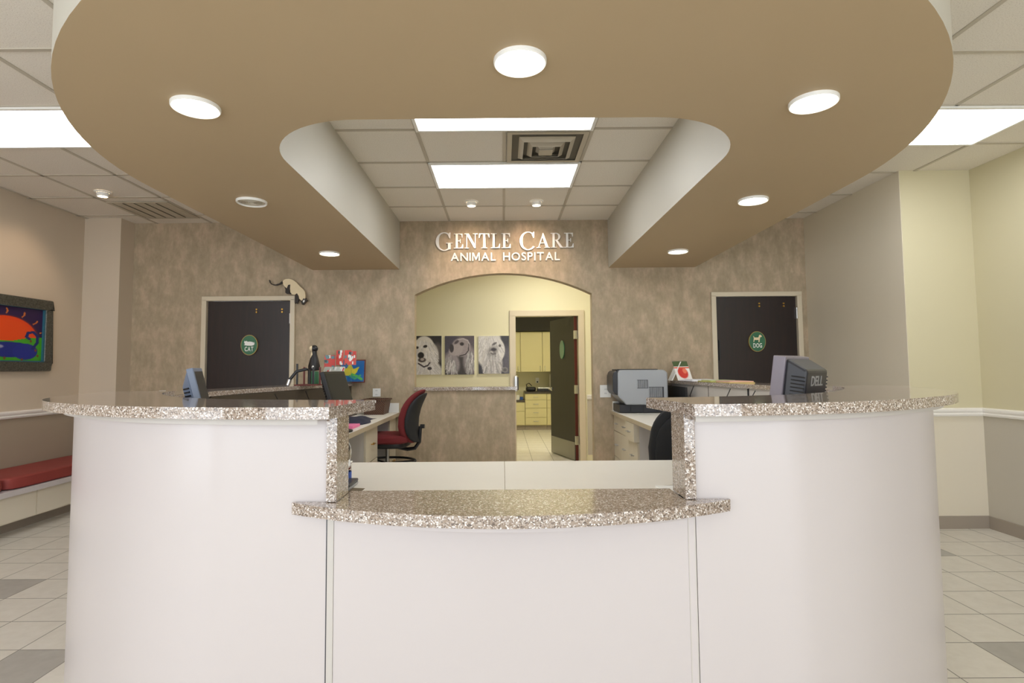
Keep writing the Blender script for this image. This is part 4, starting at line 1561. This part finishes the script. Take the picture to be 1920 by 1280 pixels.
# left arm ledge
LZ = 1.185
am = thing('bent_stand', 'black bent arm with silver tip at the front of the left ledge display', 'stand', (-1.83, 4.92, LZ))
MB().tube([(-1.72, 4.98, LZ + .02), (-1.72, 4.98, LZ + .14), (-1.74, 4.96, LZ + .15), (-1.82, 4.94, LZ + .13), (-1.87, 4.92, LZ + .06)], .014, 8).obj('arm', M['black'], am, world=True)
MB().tube([(-1.87, 4.92, LZ + .06), (-1.885, 4.915, LZ + .01)], .018, 10).obj('tip', M['steel'], am, world=True)
st = thing('card_rack', 'red brown wooden rack of upright posts behind the black bent arm', 'rack', (-1.82, 5.2, LZ))
for k, (x, y) in enumerate(((-1.88, 5.12), (-1.83, 5.16), (-1.76, 5.2), (-1.71, 5.24))):
    MB().box((x - .007, y - .007, LZ), (x + .007, y + .007, LZ + (.17 if k else .2))).obj('post', M['brown_red'] if k % 2 else M['black'], st, world=True)
MB().box((-1.9, 5.1, LZ), (-1.69, 5.27, LZ + .012)).obj('tray', M['brown_red'], st, world=True)
fg = thing('animal_figurine', 'tall black and cream animal figurine with green base in the rack', 'figurine', (-1.80, 5.34, LZ))
MB().lathe([(0, .0), (.05, .0), (.052, .015), (.045, .11), (.045, .13), (0, .13)], n=20).obj('stand', M['green_sign'], fg)
MB().lathe([(0, .13), (.052, .14), (.055, .18), (.04, .24), (.026, .29), (.024, .32), (0, .33)], n=20).obj('body', M['black'], fg)
MB().blob((-.012, -.008, .25), (.022, .018, .08), .9).obj('belly', M['cream_paint'], fg)
MB().blob((.0, 0, .345), (.034, .034, .034), 1).obj('head', M['black'], fg)
MB().blob((-.022, -.01, .345), (.022, .024, .026), 1).obj('face', M['cream_paint'], fg)
MB().blob((.005, -.045, .17), (.014, .012, .02), 1).obj('badge', M['white'], fg)


def brochure(n, seed, base):
    p_ = Paint(16, 20, base)
    r1 = random.Random(seed)
    for _ in range(n):
        x_, y_ = r1.random(), r1.random()
        c_ = r1.choice([(235, 235, 232), (200, 40, 34), (90, 130, 140), (40, 60, 66), (236, 232, 226)])
        p_.rect(x_ - .14, y_ - .1, x_ + .14, y_ + .1, c_)
    return p_


rk = thing('brochure_rack', 'rack of red and white pet brochures on the left ledge', 'brochure rack', (-1.66, 5.68, LZ))
MB().box((-1.82, 5.66, LZ), (-1.55, 5.74, LZ + .02)).obj('rack_base', M['charcoal'], rk, world=True)
MB().box((-1.82, 5.72, LZ + .02), (-1.55, 5.73, LZ + .3)).obj('rack_back', M['acrylic'], rk, world=True)
for k, (x, zz, w_, h_, c_) in enumerate(((-1.82, .14, .11, .15, (200, 50, 44)), (-1.70, .19, .075, .15, (196, 60, 50)), (-1.615, .19, .07, .15, (206, 54, 40)), (-1.545, .19, .05, .14, (190, 60, 50)))):
    picture_mesh('brochure', brochure(9, k + 4, c_), (x, 5.70, LZ + zz), (w_, 0, 0), (0, .015, h_), M['pic_gloss'], rk, .004)
MB().box((-1.81, 5.69, LZ + .02), (-1.51, 5.694, LZ + .12)).obj('front_pocket', M['acrylic'], rk, world=True)
for k in range(5):
    q = tag(picture_mesh('leaflet', brochure(6, 20 + k, (196, 200, 190)), (-1.80 + .035 * k, 5.5 + .012 * k, LZ + .002), (.05, 0, 0), (.05, .0, .17), M['pic_gloss'], None, .003), 'pale leaflets leaning in a row beside the slim black monitor', 'leaflet', 'leaning leaflets')
ff = thing('small_painting', 'small blue picture of a yellow fish on the left ledge by the wall', 'picture', (-1.62, 6.07, LZ))
p = Paint(44, 40, (28, 104, 176))
p.poly([(.05, .3), (.0, .75), (.25, .62), (.4, .9), (.55, .6), (.8, .72), (.68, .42), (.5, .3)], (214, 208, 60))
p.ell(.35, .46, .3, .16, (226, 214, 74), .2)
p.line([(.5, .34), (.7, .26), (.9, .12)], .05, (90, 190, 90))
p.line([(.4, .28), (.62, .14), (.85, .3)], .035, (70, 170, 120))
p.rect(0, 0, .3, .22, (60, 150, 190))
picture_mesh('picture_face', p, (-1.76, 6.052, LZ + .012), (.255, .0, 0), (0, .035, .225), M['pic_gloss'], ff, .003)
MB().add([(-1.77, 6.056, LZ), (-1.495, 6.056, LZ), (-1.495, 6.092, LZ + .25), (-1.77, 6.092, LZ + .25), (-1.77, 6.07, LZ), (-1.495, 6.07, LZ), (-1.495, 6.106, LZ + .25), (-1.77, 6.106, LZ + .25)],
         [(0, 3, 2, 1), (4, 5, 6, 7), (0, 1, 5, 4), (1, 2, 6, 5), (2, 3, 7, 6), (3, 0, 4, 7)]).obj('frame', M['brown_red'], ff, world=True)
# black phone hung below the left ledge
ph = thing('desk_phone', 'black desk phone on the left worktop under the ledge', 'telephone', (-1.62, 4.78, DZ))
MB().prism([(0, 0), (.2, 0), (.2, .09), (0, .03)], -.09, .09, 'X').xf(Matrix.Translation((-1.66, 4.7, DZ))).obj('phone_base', M['black'], ph, bevel=.006, world=True)
MB().tube([(-1.74, 4.72, DZ + .08), (-1.745, 4.76, DZ + .11), (-1.745, 4.84, DZ + .13), (-1.74, 4.9, DZ + .13)], [.024, .016, .016, .024], 10).obj('handset', M['charcoal'], ph, world=True)

# ================================================================== SMALL THINGS, RIGHT
cal = thing('desk_calendar', 'tent shaped desk calendar with a red picture on the right ledge', 'calendar', (1.88, 5.98, LZ))
cx_ = 1.885
MB().prism([(cx_ - .11, LZ), (cx_ - .012, LZ + .2), (cx_ - .004, LZ + .2), (cx_ - .1, LZ)], 5.92, 6.06, 'Y').obj('back_leaf', M['paper'], cal, world=True)
p = Paint(24, 30, (236, 232, 226))
p.rect(0, .72, 1, 1, (70, 90, 50))
p.ell(.5, .4, .3, .26, (206, 52, 40), .2)
p.ell(.65, .5, .12, .12, (230, 120, 90), .3)
p.rect(0, .62, 1, .7, (214, 90, 60))
picture_mesh('front_leaf', p, (cx_ - .05, 5.90, LZ + .001), (.15, -.02, 0), (-.045, .05, .2), M['pic_gloss'], cal, .003)
MB().tube([(cx_ - .095, 5.95, LZ + .201), (cx_ + .05, 5.935, LZ + .201)], .004, 6).obj('spiral', M['steel'], cal, world=True)


def magazine(x0, y0, w_, d_, z_, rz, m_, label, group):
    t_ = MB().box((0, 0, 0), (w_, d_, .009)).obj('magazine', m_, None, .0015, origin=(0, 0, 0))
    t_.location = (x0, y0, z_)
    t_.rotation_euler = (0, 0, rz)
    return tag(t_, label, 'magazine', group)


cols = ['F0F0F4', 'E9EBF0', 'B9B860', 'D8C07E', 'E4B8A8', 'C8D0A0']
mg = [mat('magazine_cover_%s' % n_, c, .35, var=.1, scale=30) for n_, c in zip(('white', 'gray', 'olive', 'ochre', 'rose', 'sage'), cols)]
magazine(1.86, 5.55, .24, .3, LZ, .1, mg[0], 'white magazine at the bottom of the pile below the calendar', 'magazines on the right ledge')
magazine(1.87, 5.56, .22, .28, LZ + .0095, -.05, mg[1], 'pale gray magazine on top of the pile below the calendar', 'magazines on the right ledge')
magazine(1.9, 5.16, .22, .29, LZ, .05, mg[2], 'olive magazine in the middle of the right ledge', 'magazines on the right ledge')
magazine(1.91, 5.17, .22, .28, LZ + .0095, -.04, mg[5], 'pale green magazine lying on the olive one', 'magazines on the right ledge')
magazine(1.93, 4.8, .22, .29, LZ, 0, mg[3], 'ochre magazine nearest the front of the right ledge', 'magazines on the right ledge')
magazine(1.94, 4.81, .21, .28, LZ + .0095, .06, mg[4], 'rose coloured magazine lying on the ochre one', 'magazines on the right ledge')
ch_ = thing('card_holder', 'clear holder of business cards on the right worktop', 'card holder', (1.82, 4.75, DZ))
MB().box((1.76, 4.7, DZ), (1.9, 4.78, DZ + .008)).obj('holder', M['acrylic'], ch_, world=True)
for k in range(4):
    MB().add([(1.765 + .032 * k, 4.71, DZ + .02), (1.785 + .032 * k, 4.71, DZ + .02), (1.8 + .032 * k, 4.75, DZ + .2), (1.78 + .032 * k, 4.75, DZ + .2), (1.765 + .032 * k, 4.72, DZ + .02), (1.785 + .032 * k, 4.72, DZ + .02), (1.8 + .032 * k, 4.76, DZ + .2), (1.78 + .032 * k, 4.76, DZ + .2)],
             [(0, 3, 2, 1), (4, 5, 6, 7), (0, 1, 5, 4), (1, 2, 6, 5), (2, 3, 7, 6), (3, 0, 4, 7)]).obj('card', M['paper'] if k != 1 else M['black'], ch_, world=True)
bx_ = thing('black_organizer', 'black open organizer box under the right ledge beside the printer', 'organizer', (1.86, 5.75, DZ))
for a, b_ in (((1.78, 5.5, DZ), (1.8, 6.1, DZ + .27)), ((1.78, 6.1, DZ), (1.83, 6.12, DZ + .27))):
    MB().box(a, b_).obj('wall_panel', M['black'], bx_, world=True)

# ================================================================== OUTLETS AND SMALL WALL ITEMS
def outlet(x, z, w, label, h=.125, cat='outlet', name='wall_outlet'):
    t = thing(name, label, cat, (x, YB - .004, z))
    MB().box((x - w / 2, YB - .008, z - h / 2), (x + w / 2, YB, z + h / 2)).obj('cover_plate', M['white'], t, bevel=.002, world=True)
    for dz in (-.022, .022):
        q_ = MB().box((x - .016, YB - .0105, z + dz - .014), (x + .016, YB - .008, z + dz + .014), 0)
        q_.box((x - .008, YB - .0112, z + dz - .006), (x - .005, YB - .0104, z + dz + .006), 1)
        q_.box((x + .005, YB - .0112, z + dz - .006), (x + .008, YB - .0104, z + dz + .006), 1)
        q_.obj('socket', [M['white'], M['charcoal']], t, world=True)
    return t


outlet(-1.385, 1.075, .085, 'white wall outlet above the brown basket', .09)
outlet(1.115, 1.07, .12, 'white wall outlet left of the printer', .135)
tag(MB().box((-3.76, YB - .012, 1.1), (-3.69, YB, 1.115)).obj('wall_plate', M['white'], bevel=.002), 'slim white plate on the wall left of the left door', 'wall plate')
cp_ = thing('chrome_dispenser', 'small chrome dispenser fixed at the jamb at the end of the stone sill', 'dispenser', (.16, 7.9, 1.0))
MB().box((.155, 7.93, 1.0), (.2, 7.99, 1.22)).obj('body', M['steel'], cp_, bevel=.008, world=True)
MB().box((.2, 7.94, 1.02), (.215, 7.985, 1.2)).obj('side_panel', M['charcoal'], cp_, world=True)

# ================================================================== BREAK ROOM
KY = 12.1


def base_cab(x0, x1, z1, rows, label, y=KY):
    t = thing('base_cabinet', label, 'cabinet', ((x0 + x1) / 2, y + .3, 0), group='break room base cabinets')
    MB().box((x0, y + .02, .1), (x1, y + .58, z1)).obj('body', M['cab_yellow'], t, world=True)
    MB().box((x0, y + .06, 0), (x1, y + .5, .1)).obj('plinth', M['base'], t, world=True)
    z = z1
    for hgt in rows:
        d = MB().box((x0 + .004, y, z - hgt + .004), (x1 - .004, y + .02, z - .004)).obj('drawer', M['cab_yellow'], t, bevel=.003, world=True)
        pull(d, ((x0 + x1) / 2, y, z - hgt / 2), (0, -1, 0), M['steel'], .1)
        z -= hgt


base_cab(-.1, .46, .6, [.2, .29], 'low cream drawer cabinet at the left under the lower counter')
base_cab(.465, .93, .78, [.14, .17, .2, .16], 'cream cabinet with four drawers in the middle of the break room')
base_cab(.935, 1.4, .78, [.14, .17, .2, .16], 'cream drawer cabinet half hidden by the open door')
tag(MB().box((-.1, KY - .02, .6), (.46, KY + .58, .64)).obj('kitchen_counter', M['dark_counter']), 'lower dark counter at the left of the break room', 'countertop')
tag(MB().box((.46, KY - .02, .78), (1.4, KY + .58, .82)).obj('kitchen_counter', M['dark_counter']), 'dark counter over the four drawer cabinet in the break room', 'countertop')


def wall_cab(x0, x1, label, hs):
    t = thing('wall_cabinet', label, 'cabinet', ((x0 + x1) / 2, KY + .3, 1.25), group='break room wall cabinets')
    MB().box((x0, KY + .12, 1.245), (x1, KY + .58, 2.12)).obj('body', M['cab_yellow'], t, world=True)
    d = MB().box((x0 + .003, KY + .1, 1.25), (x1 - .003, KY + .12, 2.115)).obj('door', M['cab_yellow'], t, bevel=.003, world=True)
    xh = x1 - .05 if hs > 0 else x0 + .05
    MB().tube([(xh, KY + .1, 1.27), (xh, KY + .075, 1.28), (xh, KY + .075, 1.36), (xh, KY + .1, 1.37)], .006, 6).obj('handle', M['steel'], d, world=True)


wall_cab(-.15, .375, 'narrow cream wall cabinet at the left of the break room doorway', 1)
wall_cab(.38, .855, 'cream wall cabinet with handle low on its right edge', 1)
wall_cab(.86, 1.35, 'cream wall cabinet beside the open door', -1)
ap = thing('coffee_maker', 'dark appliance with a curved handle on the break room counter', 'appliance', (.6, 12.3, .82))
MB().blob((.6, 12.3, .87), (.11, .1, .05), .5).obj('body', M['black'], ap, world=True)
MB().tube([(.52, 12.25, .9), (.5, 12.25, .97), (.56, 12.25, 1.0), (.62, 12.25, .94)], .01, 6).obj('handle', M['black'], ap, world=True)
ap = thing('scale_tray', 'flat steel tray beside the dark appliance on the break room counter', 'tray', (.88, 12.3, .82))
MB().box((.74, 12.2, .82), (1.0, 12.45, .88)).obj('base', M['charcoal'], ap, bevel=.01, world=True)
MB().box((.75, 12.19, .88), (1.0, 12.44, .9)).obj('tray', M['steel'], ap, bevel=.004, world=True)
ap = thing('microwave', 'white microwave mostly hidden behind the open door', 'microwave', (1.25, 12.4, .82))
MB().box((1.03, 12.25, .82), (1.4, 12.6, 1.2)).obj('body', M['white'], ap, bevel=.01, world=True)
MB().box((1.06, 12.243, .85), (1.36, 12.251, 1.17)).obj('glass_door', M['black'], ap, world=True)
wr = MB().tube([(1.09 + .06 * math.cos(a * PI / 8), 12.15, 1.29 + .09 * math.sin(a * PI / 8)) for a in range(17)], .008, 6)
wr.tube([(1.09, 12.15, 1.2), (1.09, 12.2, 1.19), (1.09, 12.27, 1.2)], .008, 6)
wr.obj('wire_whisk', M['black'], ap, world=True)
ap = thing('supply_box', 'small boxes of supplies on the lower break room counter', 'boxes', (.35, 12.3, .64))
MB().box((.27, 12.25, .64), (.35, 12.35, .74)).obj('white_box', M['paper'], ap, world=True)
MB().box((.36, 12.25, .64), (.43, 12.35, .7)).obj('blue_box', M['blue_label'], ap, world=True)
ok = thing('kitchen_outlet', 'white outlet with a black plug above the break room counter', 'outlet', (.77, 12.69, 1.05))
MB().box((.73, 12.69, .99), (.81, 12.7, 1.11)).obj('cover_plate', M['white'], ok, world=True)
MB().box((.755, 12.66, 1.0), (.785, 12.69, 1.03)).obj('plug', M['black'], ok, world=True)
